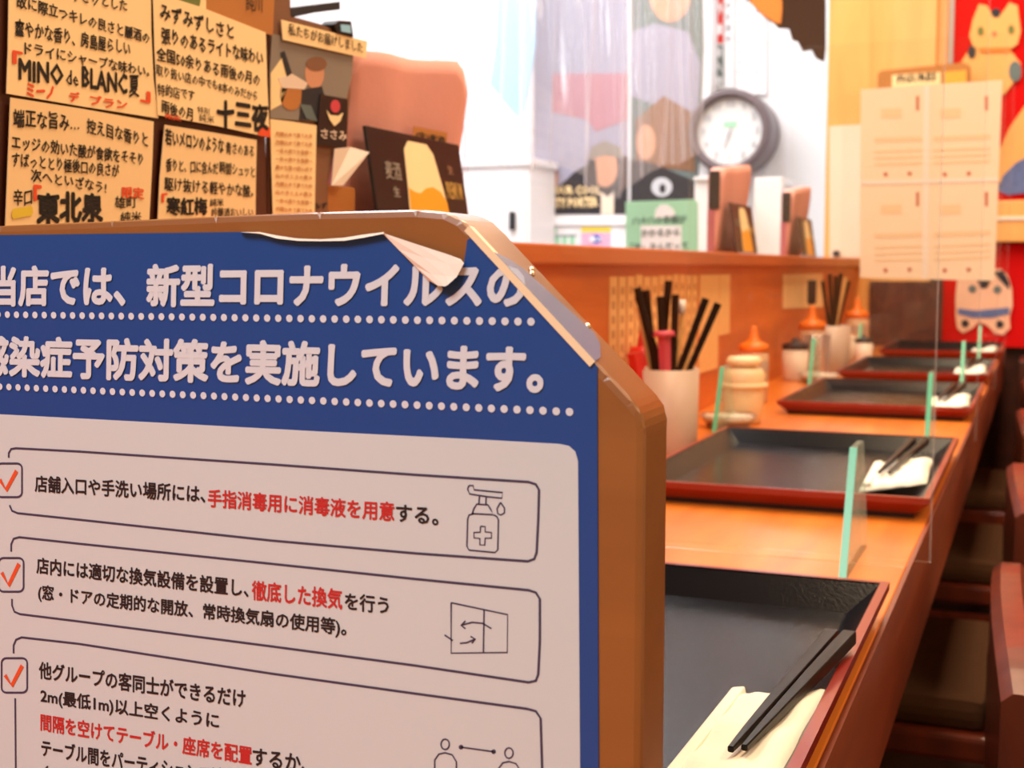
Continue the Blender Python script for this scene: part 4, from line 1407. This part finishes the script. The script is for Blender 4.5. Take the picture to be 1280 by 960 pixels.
for i in range(5):
    for j in range(13):
        c = PV(925 + i * 7.2, -60 + j * 12.5) + PV.n * .0035
        add_box(bm, (c.x - .004, c.y - .002, c.z - .004), (c.x + .004, c.y, c.z + .004))
fin('holes', bm, 'kline', t)
# pale blue cloth hanging
t = thing('blue_cloth', 'pale blue cloth hanging on the kitchen wall behind the vinyl curtain', 'cloth', at_y(635, 50, 3.9))
bm = bmesh.new()
out_ = [(628, -250), (672, -250), (668, 60), (660, 110), (652, 150), (640, 140), (622, 118), (612, 106), (620, 50)]
PBc = PL('y', 3.9)
add_prism(bm, [PBc(*p) for p in out_], (0, .01, 0))
fin('cloth', bm, 'lightblue', t)
# crinkled vinyl curtains
def curtain(name, label, u0, u1, Y, mt, low, amp, seed, nseg=420, parent_z=2.45):
    random.seed(seed)
    a, b = at_y(u0, 100, Y), at_y(u1, 100, Y)
    t = thing(name, label, 'curtain', ((a.x + b.x) / 2, Y, 1.4))
    ph = [(random.uniform(9, 70), random.random() * 6, random.uniform(.3, 1)) for _ in range(9)]
    hf = [(random.uniform(90, 260), random.random() * 6, random.uniform(.08, .22)) for _ in range(8)]
    bm = bmesh.new()
    G = []
    nz = 22
    for i in range(nseg + 1):
        s = i / nseg
        x = a.x + (b.x - a.x) * s
        u = u0 + (u1 - u0) * s
        zb_ = at_y(u, low(u), Y).z
        col = []
        for k in range(nz + 1):
            q_ = k / nz
            z = parent_z + (zb_ - parent_z) * q_
            d = sum(w_ * math.sin(f * s + p_ + q_ * 3 * math.sin(p_)) for f, p_, w_ in ph) * amp * (.35 + q_)
            d += sum(w_ * math.sin(f * s + p_ + q_ * 5 * math.sin(p_ * 2)) for f, p_, w_ in hf) * amp * .9
            col.append(bm.verts.new((x + .012 * math.sin(q_ * 5 + s * 30), Y + d, z)))
        G.append(col)
    for g, h in zip(G, G[1:]):
        for k in range(nz): bm.faces.new((g[k], h[k], h[k + 1], g[k + 1]))
    fin('sheet', bm, mt, t, smooth=True)
    rod('rod', (a.x - .05, Y, parent_z), (b.x + .05, Y, parent_z), .010, .010, 'grey_metal', t, 10, world=True)
    return t
curtain('vinyl_curtain', 'crinkled clear vinyl curtain hanging in front of the film posters', 655, 880, 2.9, 'vinyl',
        lambda u: 226 + 22 * math.sin(u * .043) - 40 * max(0, (u - 850) / 30) - 30 * max(0, (690 - u) / 35), .006, 11)
curtain('vinyl_curtain', 'thin milky vinyl curtain in front of the white cupboard', 470, 668, 2.7, 'vinyl2', lambda u: 205 + 8 * math.sin(u * .06), .008, 4)
t = thing('clear_pole', 'thin dark upright wire behind the pink menu stand', 'wire', at_y(580, 280, 2.0))
bm = bmesh.new()
add_rod(bm, at_y(580, 300, 2.0), at_y(580, 300, 2.0) + Vector((0, 0, 1.45)), .0008, .0008, 6)
fin('wire', bm, 'rose', t)
# jagged dark cloth near the top
PJ = PL('y', 2.9)
t = thing('jagged_noren', 'dark brown cloth with a ragged slanting hem hanging at the kitchen opening', 'cloth', PJ(990, 30))
sheet('cloth', PJ, [(930, -480), (1032, -480), (1032, 60), (1030, 77), (1020, 73), (1014, 62), (1003, 64), (997, 52), (990, 50), (986, 36), (972, 35), (968, 30), (955, 22), (938, 4), (930, -4)], .0, .006, 'jag', t)
sheet('orange_patch', PJ, [(930, -90), (972, -90), (978, 10), (976, 30), (968, 28), (955, 20), (938, 3)], .002, .002, 'orangec', t)
print('objects', len(bpy.data.objects))
